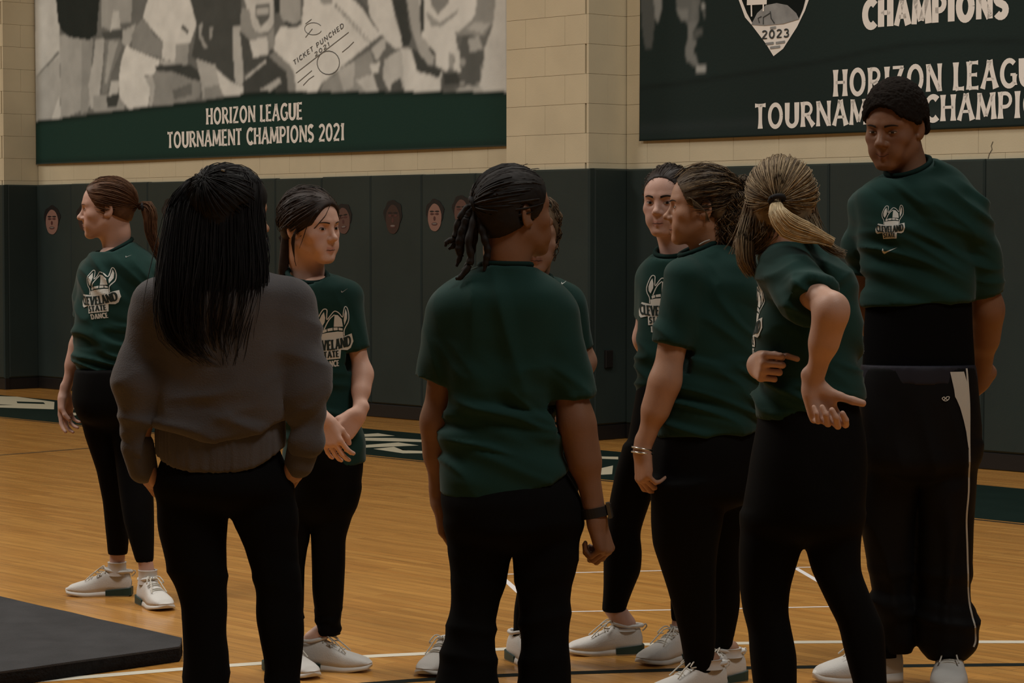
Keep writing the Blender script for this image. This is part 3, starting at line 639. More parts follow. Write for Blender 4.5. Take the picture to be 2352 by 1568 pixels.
# ------------------------------------------------------------------ printed face cutouts stuck to the pads
skinp = [mat('print_skin_light', (.24, .13, .10), .6), mat('print_skin_dark', (.045, .022, .016), .6), mat('print_skin_mid', (.11, .055, .042), .6)]
hairp = mat('print_hair', (.011, .008, .007), .6); featp = mat('print_feature', (.075, .026, .022), .6); teethp = mat('print_teeth', (.17, .145, .13), .6)
def cutout(px, py, w, h, sk, label, tilt=0, n0=PAD_T + .001, brow=.3):
    u, z = wall_uz(px, py, n0); sc = np.linalg.norm(np.array(wall_uz(px + 1, py, n0)) - (u, z)); sv = abs(wall_uz(px, py + 1, n0)[1] - z)
    ww, hh = w * sc / 2, h * sv / 2; o = empty('face_cutout', tuple(wq(u, n0, z))); tag(o, label, 'sticker', 'printed faces stuck to the wall pads')
    def ell(name, cx, cy, rx, ry, m, lv, wob=.0, seed=0):
        a = np.linspace(0, 2 * math.pi, 29)[:-1]; r = 1 + wob * np.sin(a * 5 + seed) + wob * np.sin(a * 8 + 2 * seed); ct, st_ = math.cos(tilt), math.sin(tilt)
        x, y = (cx + rx * np.cos(a) * r) * ww, (cy + ry * np.sin(a) * r) * hh; x, y = x * ct - y * st_, x * st_ + y * ct
        P = [wq(u + x[i], n0 + lv, z + y[i]) for i in range(28)]; B = [wq(u + x[i], n0, z + y[i]) for i in range(28)]
        V = np.array(P + [wq(u, n0 + lv, z + cy * hh)] + B)
        mesh_np(name, V, [np.array([(i, (i + 1) % 28, 28) for i in range(28)]), np.array([(29 + i, 29 + (i + 1) % 28, (i + 1) % 28, i) for i in range(28)])], m, o, smooth=False, origin=wq(u, n0, z))
    ell('printed_hair', 0, .22, .98, .80, hairp, .003, .04, px); ell('printed_face', 0, -.12, .74, .86, sk, .004, .01)
    for s in (-1, 1):
        ell('printed_eye', s * .3, .10, .17, .07, featp, .005); ell('printed_brow', s * .3, .26, .22, .05, hairp, .005)
    ell('printed_nose', 0, -.18, .12, .14, featp, .005); ell('printed_mouth', 0, -.52, .32, .10, featp, .005); ell('printed_teeth', 0, -.50, .24, .05, teethp, .0055)
cutout(120, 506, 38, 66, skinp[0], 'small printed face with short dark hair, farthest left on the pads')
cutout(194, 500, 36, 62, skinp[1], 'printed face mostly hidden behind the nose of the auburn ponytail woman')
cutout(394, 492, 44, 74, skinp[1], 'printed face mostly hidden behind the long black hair')
cutout(789, 503, 40, 70, skinp[2], 'printed face stuck beside the forehead of the woman with clasped hands', .1)
cutout(903, 499, 43, 78, skinp[1], 'very dark printed face on a pad to the left of the pale printed face')
cutout(999, 495, 42, 74, skinp[0], 'pale printed face with a wide smile left of the braids')
cutout(1060, 484, 42, 70, skinp[2], 'printed face half hidden behind the short braids')

# ================================================================== people: shared builders
WHITE = mat('shoe_white', (.62, .60, .57), .6, .3, bump=(240, .12))
SOLE = mat('shoe_sole', (.66, .64, .60), .5)
INSERT = mat('shoe_green_rubber', (.022, .055, .050), .45)
LACE = mat('shoe_lace', (.60, .57, .50), .8)
SOCKW = mat('sock_white', (.58, .55, .52), .9, .1)
SOCKD = mat('sock_black', (.012, .011, .011), .9, .1)
TEE = mat('green_jersey', (.0085, .036, .030), .8, .12, noise=(5, .12), bump=(420, .05), sheen=.08)
TEE_RIB = mat('green_collar_rib', (.006, .020, .017), .85, .1)
LEGG = mat('black_leggings', (.0035, .0034, .0034), .8, .07, noise=(6, .2))
FLARE = mat('black_flared_pants', (.0042, .0041, .0042), .9, .06, noise=(6, .2))
NYLON = mat('black_nylon', (.0040, .0040, .0046), .65, .12, noise=(6, .2))
UNDER = mat('black_under_top', (.0030, .0029, .0032), .9, .06)
SWEAT = mat('grey_sweatshirt', (.078, .073, .075), .95, .06, noise=(9, .14), bump=(260, .2), sheen=.15)
PRINT = mat('shirt_print_white', (.62, .62, .58), .8, .2)
PRINTG = mat('shirt_print_grey', (.30, .30, .28), .8, .2)
PRINTD = mat('shirt_print_dark', (.022, .034, .032), .8, .2)
SCLERA = mat('eye_white', (.42, .38, .35), .35, .5)
IRIS = mat('eye_dark', (.016, .009, .006), .25, .5)
LASH = mat('lash_dark', (.02, .012, .010), .8)
STEEL = mat('bright_steel', (.62, .60, .56), .25, .5, metal=1.0)
def skin_mat(name, c):
    return mat(name, c, .52, .32, noise=(14, .06), bump=(260, .05), attr=('lip', (c[0] * .70, c[1] * .42, c[2] * .42)))

def frame_of(phi, pitch=0.0, roll=0.0):
    """head frame columns: her right, forward, up. phi 0 looks to the camera, + to the picture's right"""
    p, t = R(phi), R(pitch)
    f = np.array((math.sin(p), -math.cos(p), 0)); r = np.array((-math.cos(p), -math.sin(p), 0))
    up = Z_ * math.cos(t) + f * math.sin(t); f2 = f * math.cos(t) - Z_ * math.sin(t)
    if roll:
        q = R(roll); r, up = r * math.cos(q) + up * math.sin(q), up * math.cos(q) - r * math.sin(q)
    return np.stack([r, f2, up], 1)

class Person:
    def __init__(s, D, base_px, label, cat='person'):
        s.D = D; b = W(base_px[0], base_px[1], D); s.base = np.array((b[0], D, 0.0))
        s.root = empty('person', tuple(s.base)); tag(s.root, label, cat); s.fields = []; s.body_parts = []
    def J(s, px, py, dd=0.0): return W(px, py, s.D + dd)
    def sc(s): return F_PX / s.D
    def st(s, rows, q=.62, qmin=.0):
        """rows (py, xl, xr[, dd[, q]]) -> loft stations"""
        out = []
        for r in rows:
            dd = r[3] if len(r) > 3 else 0.0; qq = r[4] if len(r) > 4 else q
            a, b = W(r[1], r[0], s.D + dd), W(r[2], r[0], s.D + dd)
            out.append(((a[2] + b[2]) / 2, (a[0] + b[0]) / 2, s.D + dd, (b[0] - a[0]) / 2, max((b[0] - a[0]) / 2 * qq, qmin)))
        return out
    def part(s, name, V, Q, m, attrs=None, parent=None, smooth=True):
        return mesh_np(name, V, Q, m, parent or s.root, smooth, attrs, origin=s.base)

# ------------------------------------------------------------------ head and neck
def head_field(P, pos, A, k, neck_to, h=.0028, jaw=1.0, nose=1.0, neck_r=.052, ears=(1, 1), lip=1.0, smile=0.0):
    """adds skull, features and neck to a field; A = frame, k = size"""
    pos = np.asarray(pos)
    T = lambda x, y, z: pos + A @ (np.array((x, y, z)) * k)
    lo = np.minimum(pos - .16 * k, np.asarray(neck_to) - .10); hi = np.maximum(pos + .16 * k, np.asarray(neck_to) + .10)
    f = Field(lo, hi, h)
    E = lambda c, r, kk=.02, mode='add': f.ell(T(*c), np.array(r) * k, kk * k, mode, A)
    C = lambda a, b, ra, rb=None, kk=.01, mode='add': f.cap(T(*a), T(*b), ra * k, (ra if rb is None else rb) * k, kk * k, mode)
    E((0, -.006, .034), (.073, .094, .079), .0)
    E((0, .030, .012), (.064, .064, .078), .03)
    E((0, .036, -.034), (.0555 * (1 + .5 * (jaw - 1)), .053, .060), .025)
    E((0, .036, -.066), (.046 * jaw, .048, .042), .02)
    E((0, .076, -.098), (.021 * jaw, .017, .015), .022)
    for s in (-1, 1):
        C((s * .049 * jaw, .004, -.052), (s * .018, .070, -.096), .017, .013, .025)
        E((s * .042, .058, -.024), (.022, .021, .019), .022)
        C((s * .012, .088, .020), (s * .043, .070, .021), .0095, .009, .014)
        E((s * .031, .100, -.002), (.0185, .020, .0125), .012, 'carve')
        f.ell(T(s * .031, .074, -.002), np.array((.0145, .0145, .0125)) * k, .006 * k, 'add', A)
        E((s * .030, .074, -.060), (.020, .016, .022), .022)
    C((0, .087, .010), (0, .106 + .008 * (nose - 1), -.026), .0068, .0088 * nose, .012)
    E((0, .110 + .006 * (nose - 1), -.032), (.0105 * nose, .0115, .0095), .010)
    for s in (-1, 1): E((s * .0115 * nose, .0975, -.036), (.0075, .0105, .0075), .006)
    for s in (-1, 1): C((s * .006, .106, -.0425), (s * .009, .099, -.042), .0022, .0026, .002, 'carve')
    C((0, .0905, -.050), (0, .0905, -.060), .008, .007, .014)
    sm_ = smile * .006
    for s in (-1, 1):
        C((0, .0918, -.0652), (s * .017, .0835, -.0675 + sm_ * .7), .0048 * lip, .0022, .009)
        C((0, .0905, -.0758), (s * .014, .0835, -.0732 + sm_ * .5), .0056 * lip, .0028, .009)
        if ears[(s + 1) // 2]:
            B = A @ np.array([[math.cos(s * .35), -math.sin(s * .35), 0], [math.sin(s * .35), math.cos(s * .35), 0], [0, 0, 1]])
            f.ell(T(s * .0755, -.010, -.006), np.array((.0065, .0175, .031)) * k, .006 * k, 'add', B)
            f.ell(T(s * .083, -.007, -.001), np.array((.0055, .0105, .019)) * k, .004 * k, 'carve', B)
            E((s * .073, .004, -.026), (.006, .007, .008), .005)
    C((0, -.022, -.035), (0, -.030, -.090), .050, .050, .03)
    f.cap(T(0, -.020, -.055), neck_to, neck_r * k * .96, neck_r * k * 1.06, .03 * k)
    P.T, P.A, P.k, P.hp = T, A, k, pos
    return f
def lip_attr(P, V):
    q = ((V - P.hp) @ P.A) / P.k; x, y, z = np.abs(q[:, 0]), q[:, 1], q[:, 2]
    up = np.exp(-((z + .0645 - x * .04) / .0048) ** 2) * (x < .021); lo = np.exp(-((z + .0755 + -x * .10) / .0056) ** 2) * (x < .019)
    m = np.clip(up + lo, 0, 1) * (y > .078) * np.clip((.0215 - x) / .006, 0, 1)
    ck = .30 * np.exp(-((x - .043) / .018) ** 2 - ((z + .030) / .018) ** 2) * (y > .03)
    eye = .35 * np.exp(-((x - .031) / .016) ** 2 - ((z - .002) / .012) ** 2) * (y > .05)
    return np.clip(m * .62 + ck * .8 + eye, 0, 1)
def drape(bvh, P, pts, lift=.0012):
    """head-local (x, z) points -> points on the face, cast along the head's own forward axis"""
    out = []; d = Vector(P.A @ np.array((0, -1.0, 0)))
    for x, z in pts:
        h = bvh.ray_cast(Vector(P.T(x, .2, z)), d)
        p = np.array(h[0]) if h[0] is not None else P.T(x, .07, z)
        out.append(p - np.array(d) * lift)
    return np.array(out)
MOUTH = mat('mouth_line', (.045, .016, .012), .7)
def face_details(P, V, Q, brow_mat, look=0.0, smile=0.0, brow=1.0, squint=1.0, arch=.004, sides=(-1, 1)):
    bvh = BVHTree.FromPolygons([tuple(v) for v in V], [tuple(q) for q in Q])
    for s in sides:
        n = 11; t = np.linspace(-1, 1, n); cx = s * .031
        up = .0042 * squint * (1 - t ** 2) ** .8 + .0012 * t * s; lo = -.0030 * squint * (1 - t ** 2) ** .8 + .0012 * t * s
        xs = cx + t * .0132
        pts = [(x, -.002 + a) for x, a in zip(xs, up)] + [(x, -.002 + a) for x, a in zip(xs, lo)]
        S = drape(bvh, P, pts, .0010); i = np.arange(n - 1); Fs = np.stack([i, i + 1, i + 1 + n, i + n], 1)
        if s < 0 or True: Fs = Fs[:, ::-1]
        eye = P.part('eye', S, Fs, SCLERA)
        an = np.linspace(0, 2 * math.pi, 15)[:-1]; r = .0052
        ix = cx + look * .0045; yy = np.clip(r * np.sin(an), -.0030 * squint, .0036 * squint)
        I = drape(bvh, P, [(ix + r * math.cos(a), -.0018 + y) for a, y in zip(an, yy)] + [(ix, -.0018)], .0016)
        o = P.part('iris', I, np.array([(j, (j + 1) % 14, 14) for j in range(14)]), IRIS, parent=eye)
        w = np.linspace(.0010, .0021, n) if s > 0 else np.linspace(.0021, .0010, n)
        L = drape(bvh, P, [(x, -.002 + a + .0004) for x, a in zip(xs, up)] + [(x, -.002 + a + b) for x, a, b in zip(xs, up, w)], .0020)
        P.part('lash_line', L, Fs, LASH, parent=eye)
        t = np.linspace(0, 1, 12); bx = s * (.0135 + t * .036); bz = .0165 + arch * np.sin(t * math.pi * .72) - .003 * t ** 3
        th = brow * (.0042 * (1 - t) ** .45 + .0008)
        B = drape(bvh, P, [(x, z + h_ / 2) for x, z, h_ in zip(bx, bz, th)] + [(x, z - h_ / 2) for x, z, h_ in zip(bx, bz, th)], .0016)
        i = np.arange(11); P.part('eyebrow', B, np.stack([i, i + 1, i + 13, i + 12], 1), brow_mat)
    n = 15; t = np.linspace(-1, 1, n); mx = t * .0215; mz = -.0703 + smile * .0075 * np.abs(t) ** 1.6 + .0008 * np.cos(t * 9); w = .0014 * (1 - t ** 4) + .0005
    S = drape(bvh, P, [(x, z + a) for x, z, a in zip(mx, mz, w / 2)] + [(x, z - a) for x, z, a in zip(mx, mz, w / 2)], .0011); i = np.arange(n - 1)
    P.part('mouth_line', S, np.stack([i, i + n, i + n + 1, i + 1], 1), MOUTH)
    return bvh

# ------------------------------------------------------------------ hands
def hand(f, wrist, fwd, back, right, curl, k=1.0, thumb=(.9, .35, -.25), tcurl=25, spread=.10, wr=.024):
    """adds palm, four fingers and a thumb to field f. curl: per-finger (knuckle, middle, tip) degrees"""
    fw = nrm(fwd); n = np.asarray(back, float); n = nrm(n - fw * np.dot(n, fw)); t = np.cross(n, fw) if right else np.cross(fw, n)
    w = np.asarray(wrist); Pt = lambda a, b, c: w + (fw * a + t * b + n * c) * k
    base = [(.086, .027), (.090, .007), (.085, -.012), (.076, -.030)]
    for (a, b) in base:
        f.cap(Pt(.006, b * .62, 0), Pt(a, b, .002), .0125 * k, .0108 * k, .014 * k)
    f.cap(Pt(.02, .020, -.006), Pt(.052, .026, -.008), .014 * k, .011 * k, .016 * k)
    f.cap(Pt(.02, -.020, -.006), Pt(.06, -.026, -.005), .012 * k, .010 * k, .016 * k)
    f.cap(Pt(-.03, 0, 0), Pt(.008, 0, 0), wr * .82 * k, wr * .9 * k, .02 * k, flat=(n, .78))
    lens = [(.041, .025, .020), (.046, .029, .021), (.042, .027, .021), (.034, .021, .019)]
    for i, ((a, b), L, c) in enumerate(zip(base, lens, curl)):
        p = Pt(a, b, .002); ang = 0.0; rad = (.0098, .0094, .0092, .0082)[i]
        d0 = nrm(fw + t * (spread * (1.2 - i * .8)))
        for j in range(3):
            ang += R(c[j]); d = d0 * math.cos(ang) - n * math.sin(ang); q = p + d * L[j] * k
            f.cap(p, q, (rad - .0007 * j) * k, (rad - .0007 * (j + 1)) * k, .0028 * k); p = q
    p = Pt(.022, .020, -.008); d = nrm(fw * thumb[0] + t * thumb[1] + n * thumb[2])
    q = p + d * .040 * k; f.cap(p, q, .0145 * k, .0115 * k, .012 * k)
    ax = nrm(np.cross(d, t)) if abs(np.dot(d, t)) < .95 else n
    for L, a in ((.032, tcurl), (.026, tcurl)):
        e = nrm(d - (t * .8 + n * .5) * math.sin(R(a))); r = q + e * L * k; f.cap(q, r, .0110 * k, .0092 * k, .004 * k); q, d = r, e
def arm_mesh(pts, rads, hand_args=None, h=.0036, grow=.04, flat=None):
    """shoulder-elbow-wrist chain with muscle taper, plus a hand"""
    pts = [np.asarray(p, float) for p in pts]; al = np.array(pts); ARM_STARTS.append(pts[0])
    lo, hi = al.min(0) - .09, al.max(0) + .09
    if hand_args:
        e = pts[-1] + nrm(hand_args['fwd']) * .11; lo = np.minimum(lo, e - .11); hi = np.maximum(hi, e + .11)
    f = Field(lo, hi, h)
    for a, b, ra, rb in zip(pts[:-1], pts[1:], rads[:-1], rads[1:]): f.cap(a, b, ra, rb, .03)
    if len(pts) == 3:
        a, b, c = pts; f.cap(b + (c - b) * .12, b + (c - b) * .42, rads[1] * 1.02, rads[1] * .98, .03)
    if hand_args:
        ha = dict(hand_args); ha.setdefault('wr', rads[-1]); hand(f, pts[-1], **ha)
    return f.mesh(2)

# ------------------------------------------------------------------ shoes
def shoe(P, heel, toe, L=.262, ht=1.0, green=True, w=1.0, name='shoe', col=None):
    """trainer standing on the floor; heel and toe are floor points. returns the ankle point"""
    heel, toe = np.asarray(heel, float)[:2], np.asarray(toe, float)[:2]; d = (toe - heel) / np.linalg.norm(toe - heel); heel = toe - d * L
    X = np.array((d[0], d[1], 0)); Y = np.array((-d[1], d[0], 0)); O = np.array((heel[0], heel[1], 0)); g = L / .262
    S = np.linspace(0, 1, 30)
    sw = [0, .03, .1, .25, .45, .65, .8, .92, .98, 1]; ww = [.020, .029, .034, .036, .038, .0465, .046, .037, .024, .006]
    sh = [0, .05, .18, .30, .40, .52, .66, .80, .92, 1]; hh = [.070, .094, .096, .102, .098, .080, .064, .053, .043, .024]
    Wd, Hh = np.interp(S, sw, ww) * w * g, np.interp(S, sh, hh) * ht * g; lift = np.interp(S, [0, .03, .7, 1], [.004, .0, 0, .012]) * g
    n = 21; a = np.linspace(0, math.pi, n)
    def shell(zb, half, top, pw=1.0):
        V = []
        for s, wd, hb, lf, tp in zip(S, half, zb, lift, top):
            for t in a:
                y = math.cos(t); z = math.sin(t) ** .62
                V.append(O + X * (s * L) + Y * (wd * np.sign(y) * abs(y) ** .8) + Z_ * (lf + hb + max(tp - hb - lf, .004) * z))
        V = np.array(V); i = np.arange(30 * n).reshape(30, n); V[i[0]] = V[i[0]].mean(0) * .7 + V[i[0]] * .3; V[i[-1]] = V[i[-1]].mean(0) * .98 + V[i[-1]] * .02; Q = np.stack([i[:-1, :-1], i[1:, :-1], i[1:, 1:], i[:-1, 1:]], -1).reshape(-1, 4)
        c0 = np.stack([i[:-1, 0], i[:-1, -1], i[1:, -1], i[1:, 0]], 1)      # closes the underside
        return V, np.vstack([Q, c0])
    V, Q = shell(np.full(30, .014 * g), Wd, Hh); up = P.part(name, V, Q, col or WHITE)
    V, Q = shell(np.zeros(30), Wd + .0045 * g, np.interp(S, [0, .35, .6, .9, 1], [.036, .032, .026, .027, .030]) * g * (1.25 if not green else 1)); P.part('sole', V, Q, SOLE, parent=up)
    if green:
        k = S < .38; V = []
        for s, wd in zip(S[k], Wd[k]):
            for yy, z0 in ((-1, .004), (-1, .024), (1, .024), (1, .004)):
                V.append(O + X * (s * L - .002) + Y * yy * (wd + .0062 * g) + Z_ * (z0 + (.010 * (1 - s / .38) if z0 > .01 else 0)) * g)
        V = np.array(V); m = k.sum(); i = np.arange(m * 4).reshape(m, 4); nx = np.roll(i, -1, 1)
        P.part('heel_insert', V, np.vstack([np.stack([i[:-1], nx[:-1], nx[1:], i[1:]], -1).reshape(-1, 4), i[0][None], i[-1][None, ::-1]]), INSERT, parent=up, smooth=False)
    top = lambda s, y: O + X * (s * L) + Y * y + Z_ * (np.interp(s, sh, hh) * ht * g * (1 - (abs(y) / (.055 * g)) ** 2 * .55) + .003)
    pa = []
    for j, s in enumerate((.40, .46, .52, .58, .64)): pa.append(spline([top(s + (.012 if j % 2 else -.012), y * g) for y in (-.024, -.010, .010, .024)], 9))
    b = top(.40, 0) + Z_ * .004
    for sd in (-1, 1):
        pa.append(spline([b, b + X * .010 * g + Y * sd * .022 + Z_ * .010, b + X * .035 * g + Y * sd * .034 - Z_ * .012, b + X * .012 + Y * sd * .028 - Z_ * .014], 9))
        pa.append(spline([b, b + X * .02 + Y * sd * .015 + Z_ * .002, b + X * .052 * g + Y * sd * .022 - Z_ * .022, b + X * .075 * g + Y * sd * .030 - Z_ * .044], 9))
    pa.append(spline([top(.34, -.018 * g), top(.37, 0) + Z_ * .004, top(.34, .018 * g), top(.31, .022 * g)], 9))
    V, Q, _ = tubes(np.array(pa), .0023 * g, 5); P.part('lace', V, Q, LACE, parent=up)
    hp = O + X * .002 + Z_ * .088 * g * ht
    V, Q, _ = tubes([spline([hp, hp - X * .012 + Z_ * .012, hp - X * .016 + Z_ * .002, hp - X * .002 - Z_ * .012], 10)], .0026, 5); P.part('pull_tab', V, Q, LACE, parent=up)
    # padded collar round the ankle opening and side seam
    cen = O + X * (.20 * L) + Z_ * .094 * g * ht; an = np.linspace(0, 2 * math.pi, 25)
    ring = [cen + X * math.cos(t) * .052 * g + Y * math.sin(t) * .031 * g + Z_ * (.012 * math.cos(t) if math.cos(t) > 0 else .002) for t in an]
    V, Q, _ = tubes([ring], .0065 * g, 6); P.part('collar', V, Q, col or WHITE, parent=up)
    return O + X * (.22 * L) + Z_ * .10
# ------------------------------------------------------------------ cloth
def folds(V, Q, comps):
    """push vertices along normals: comps = (direction across, spacing, length, amp, mask fn, seed)"""
    Nn = normals(V, Q); out = np.zeros(len(V))
    for d, sp, ln, amp, mask, seed in comps:
        d = nrm(d); e = np.cross(d, (0.31, .9, .2)); e = nrm(e); g = np.cross(d, e)
        warp = .35 * vnoise(V / (ln * .9), seed + 5)
        q = np.stack([V @ d / sp + warp * 2.0, V @ e / ln, V @ g / ln], 1)
        nz = vnoise(q, seed); r = 1 - np.abs(nz) * 2.6; out += 1.5 * amp * np.clip(r, -.5, 1) * (mask(V) if mask else 1)
    return V + Nn * out[:, None]
def band(z0, z1, soft):
    return lambda V: np.clip((V[:, 2] - z0) / soft, 0, 1) * np.clip((z1 - V[:, 2]) / soft, 0, 1)
def cut_hem(f, P, hem):
    hp_ = np.array([P.J(*h_) for h_ in hem]); f.F = np.maximum(f.F, (np.interp(f.ax[0], hp_[:, 0], hp_[:, 2])[:, None, None] - f.ax[2][None, None, :]).astype(np.float32))
def tee(P, rows, q, sleeves, collar, hem, name='t_shirt', m=None, h=.0062, comps=(), top_k=.03, qmin=.076, neck_r=.056, p=2.3, rib=TEE_RIB, hollow=True, collar_axis=(0, 0, 1)):
    """rows: torso outline; sleeves: list of (shoulder, end, r0, r1); collar: point; hem: ((px,py),(px,py))"""
    st = P.st(rows, q, qmin); a = np.array(st)
    ends = [(s[1], s[0]) if len(s) == 4 else (s[2], s[1]) for s in sleeves]
    pts = [np.array((r[1] - r[3], r[2] - r[4], r[0])) for r in st] + [np.array((r[1] + r[3], r[2] + r[4], r[0])) for r in st]
    for s, (e, _) in zip(sleeves, ends): pts += [np.asarray(s[0]) - .09, np.asarray(s[0]) + .09, np.asarray(e) - .10, np.asarray(e) + .10]
    pts = np.array(pts); f = Field(pts.min(0) - .03, pts.max(0) + .04, h)
    f.loft(st, .0, p, .03)
    for s in sleeves:
        if len(s) == 4: f.cap(s[0], s[1], s[2], s[3], .035)
        else: f.cap(s[0], s[1], s[3], s[4], .035); f.cap(s[1], s[2], s[4], s[5], .025)
    for s, (e, b) in zip(sleeves, ends):
        if hollow:
            e, b = np.asarray(e), np.asarray(b); r1 = s[-1]; d = nrm(e - b)
            # square off the sleeve end and open it
            S_ = f.sl(e - r1 * 1.6, e + r1 * 1.6)
            if S_:
                SL, X, Y, Z = S_; dd = (X - e[0]) * d[0] + (Y - e[1]) * d[1] + (Z - e[2]) * d[2]
                rr = np.sqrt(np.maximum((X - e[0]) ** 2 + (Y - e[1]) ** 2 + (Z - e[2]) ** 2 - dd ** 2, 0))
                near = (rr < r1 * 1.4) & (dd > -.012)
                f.F[SL] = np.where(near, np.maximum(f.F[SL], dd), f.F[SL])
    c = np.asarray(collar); ax = nrm(collar_axis)
    f.cap(c - ax * .02, c + ax * .25, neck_r, neck_r * 1.1, .004, 'carve')
    def above(X, Y, Z):
        x, y, z = X - c[0], Y - c[1], Z - c[2]; hgt = x * ax[0] + y * ax[1] + z * ax[2]; rad = np.sqrt(np.maximum(x * x + y * y + z * z - hgt * hgt, 0))
        return np.maximum(rad - neck_r * 1.38, -hgt)
    f.op(c - .12, c + .12, above, .004, 'carve')
    cut_hem(f, P, hem)
    V, Q = f.mesh(1)
    if comps: V = folds(V, Q, comps)
    o = P.part(name, V, Q, m or TEE)
    e = nrm(np.cross(ax, (0, 1, .1))); g = np.cross(ax, e); an = np.linspace(0, 2 * math.pi, 41)
    ring = [c + (e * math.cos(t) + g * math.sin(t)) * (neck_r + .001) + ax * .004 for t in an]
    V2, Q2, _ = tubes([ring], .0085, 7); P.part('collar', V2, Q2, rib, parent=o)
    return o, V, Q
def pants(P, pelvis, legs, q_p=.75, name='leggings', m=None, h=.0085, comps=(), q_l=1.0, k=.022, p=2.15, cuffs=()):
    lr = pelvis[-1]; w_ = lr[2] - lr[1]; ppm = P.sc()
    pelvis = list(pelvis) + [(lr[0] + .03 * ppm, lr[1] + w_ * .08, lr[2] - w_ * .08, 0, q_p * .97), (lr[0] + .048 * ppm, lr[1] + w_ * .22, lr[2] - w_ * .22, 0, q_p * .9), (lr[0] + .056 * ppm, lr[1] + w_ * .38, lr[2] - w_ * .38, 0, q_p * .8)]
    st = P.st(pelvis, q_p); L = [P.st(l, q_l) for l in legs]; al = [r for s in [st] + L for r in s]
    lo = np.min([(r[1] - r[3], r[2] - r[4], r[0]) for r in al], 0) - .04; hi = np.max([(r[1] + r[3], r[2] + r[4], r[0]) for r in al], 0) + .04
    f = Field(lo, hi, h); f.loft(L[0], 0, p, .03)
    if len(L) > 1: f.loft(L[1], .006, p, .03)
    f.loft(st, k, p, .03)
    V, Q = f.mesh(2)
    if comps: V = folds(V, Q, comps)
    g = Field(lo, hi, .013); [g.loft(x, 0, p, .03, grow=-.016) for x in L]; g.loft(st, .02, p, .03, grow=-.02); P.inner = g.mesh(1)
    if hasattr(P, 'todo'): finish_body(P)
    return P.part(name, V, Q, m or LEGG), V, Q
# ------------------------------------------------------------------ hair
def hair_mats(name, a, b, rough=.55, spec=.2):
    return mat('hair_' + name, a, rough, spec, attr=('var', b), noise=(60, .25))
def hair_cap(P, thick=.012, cut=((0, .130, -.030), (.096, .124, .116)), nape=-.062, h=.0048, bump=0.0, rad=(.073, .095, .080), k=.006, extra=None, ears=True):
    """closed cap of hair over the skull, open at the face"""
    T, A, kk = P.T, P.A, P.k; f = Field(P.hp - .17 * kk, P.hp + .17 * kk, h)
    r = np.array(rad) + thick; f.ell(T(0, -.008, .034), r * kk, 0, 'add', A)
    f.ell(T(0, -.040, -.018), np.array((.066 + thick * .6, .050 + thick * .8, .060)) * kk, .02 * kk, 'add', A)
    if extra: extra(f, T, A, kk)
    f.ell(T(*cut[0]), np.array(cut[1]) * kk, k * kk, 'carve', A)
    if ears:
        for s_ in (-1, 1): f.ell(T(s_ * .084, -.012, -.008), np.array((.020, .023, .036)) * kk, .003, 'carve', A)
    n = A @ nrm((0, .42, -.9)); f.plane(T(0, -.075, nape), n)
    V, Q = f.mesh(2)
    if bump:
        Nn = normals(V, Q); V = V + Nn * (bump * (vnoise(V / .0042, 3) * .6 + vnoise(V / .011, 4) * .5))[:, None]
    return V, Q
def cap_point(P, d, thick=.012, rad=(.073, .095, .080)):
    d = nrm(d); r = np.array(rad) + thick; t = 1 / math.sqrt(((d / r) ** 2).sum()); q = d * t; return q + np.array((0, -.008, .034))
def swept(P, tie, n=260, thick=.013, n_pts=8, region=None, jit=.0025, wob=0.0, lift=0.0):
    """strands combed over the cap from the hairline to a tie point (head-local)"""
    c = np.array((0, -.008, .034)); td = nrm(np.asarray(tie) - c); out = []
    tries = 0
    while len(out) < n and tries < n * 40:
        tries += 1; d = rng.normal(size=3); d /= np.linalg.norm(d)
        q = cap_point(P, d, thick)
        e = ((q - np.array((0, .130, -.030))) / np.array((.098, .126, .118)))
        if (e ** 2).sum() < 1.0: continue
        if q[2] < -.055 - .5 * (q[1] + .075) * 0 and q[1] > -.06: continue
        if q[2] < -.03 and q[1] > -.01: continue
        if region and not region(q): continue
        w = math.acos(np.clip(np.dot(d, td), -1, 1))
        if w < .15: continue
        ts = np.linspace(0, 1, n_pts); pp = []
        for t in ts:
            dd = (math.sin((1 - t) * w) * d + math.sin(t * w) * td) / max(math.sin(w), 1e-3)
            x = cap_point(P, dd, thick + lift * math.sin(t * math.pi) + rng.normal() * jit * .3); pp.append(x)
        pp = np.array(pp); pp[-1] = np.asarray(tie) * .35 + pp[-1] * .65
        if wob: pp += wob * np.stack([np.sin(ts * 20 + tries), np.cos(ts * 17 + tries), np.sin(ts * 23 + 2 * tries)], 1) * np.sin(ts * math.pi)[:, None]
        out.append(pp + rng.normal(size=3) * jit)
    return np.array([[P.T(*p) for p in s] for s in out])
def strands_mesh(paths, r0=.0022, r1=.0008, sides=3, prof=None):
    paths = np.asarray(paths); k, n, _ = paths.shape
    rr = (np.interp(np.linspace(0, 1, n), [0, .12, .7, 1], [r0 * .5, r0, r0 * .9, r1]) if prof is None else prof)[None] * rng.uniform(.7, 1.25, (k, 1))
    V, Q, idx = tubes(paths, rr, sides); return V, Q, idx
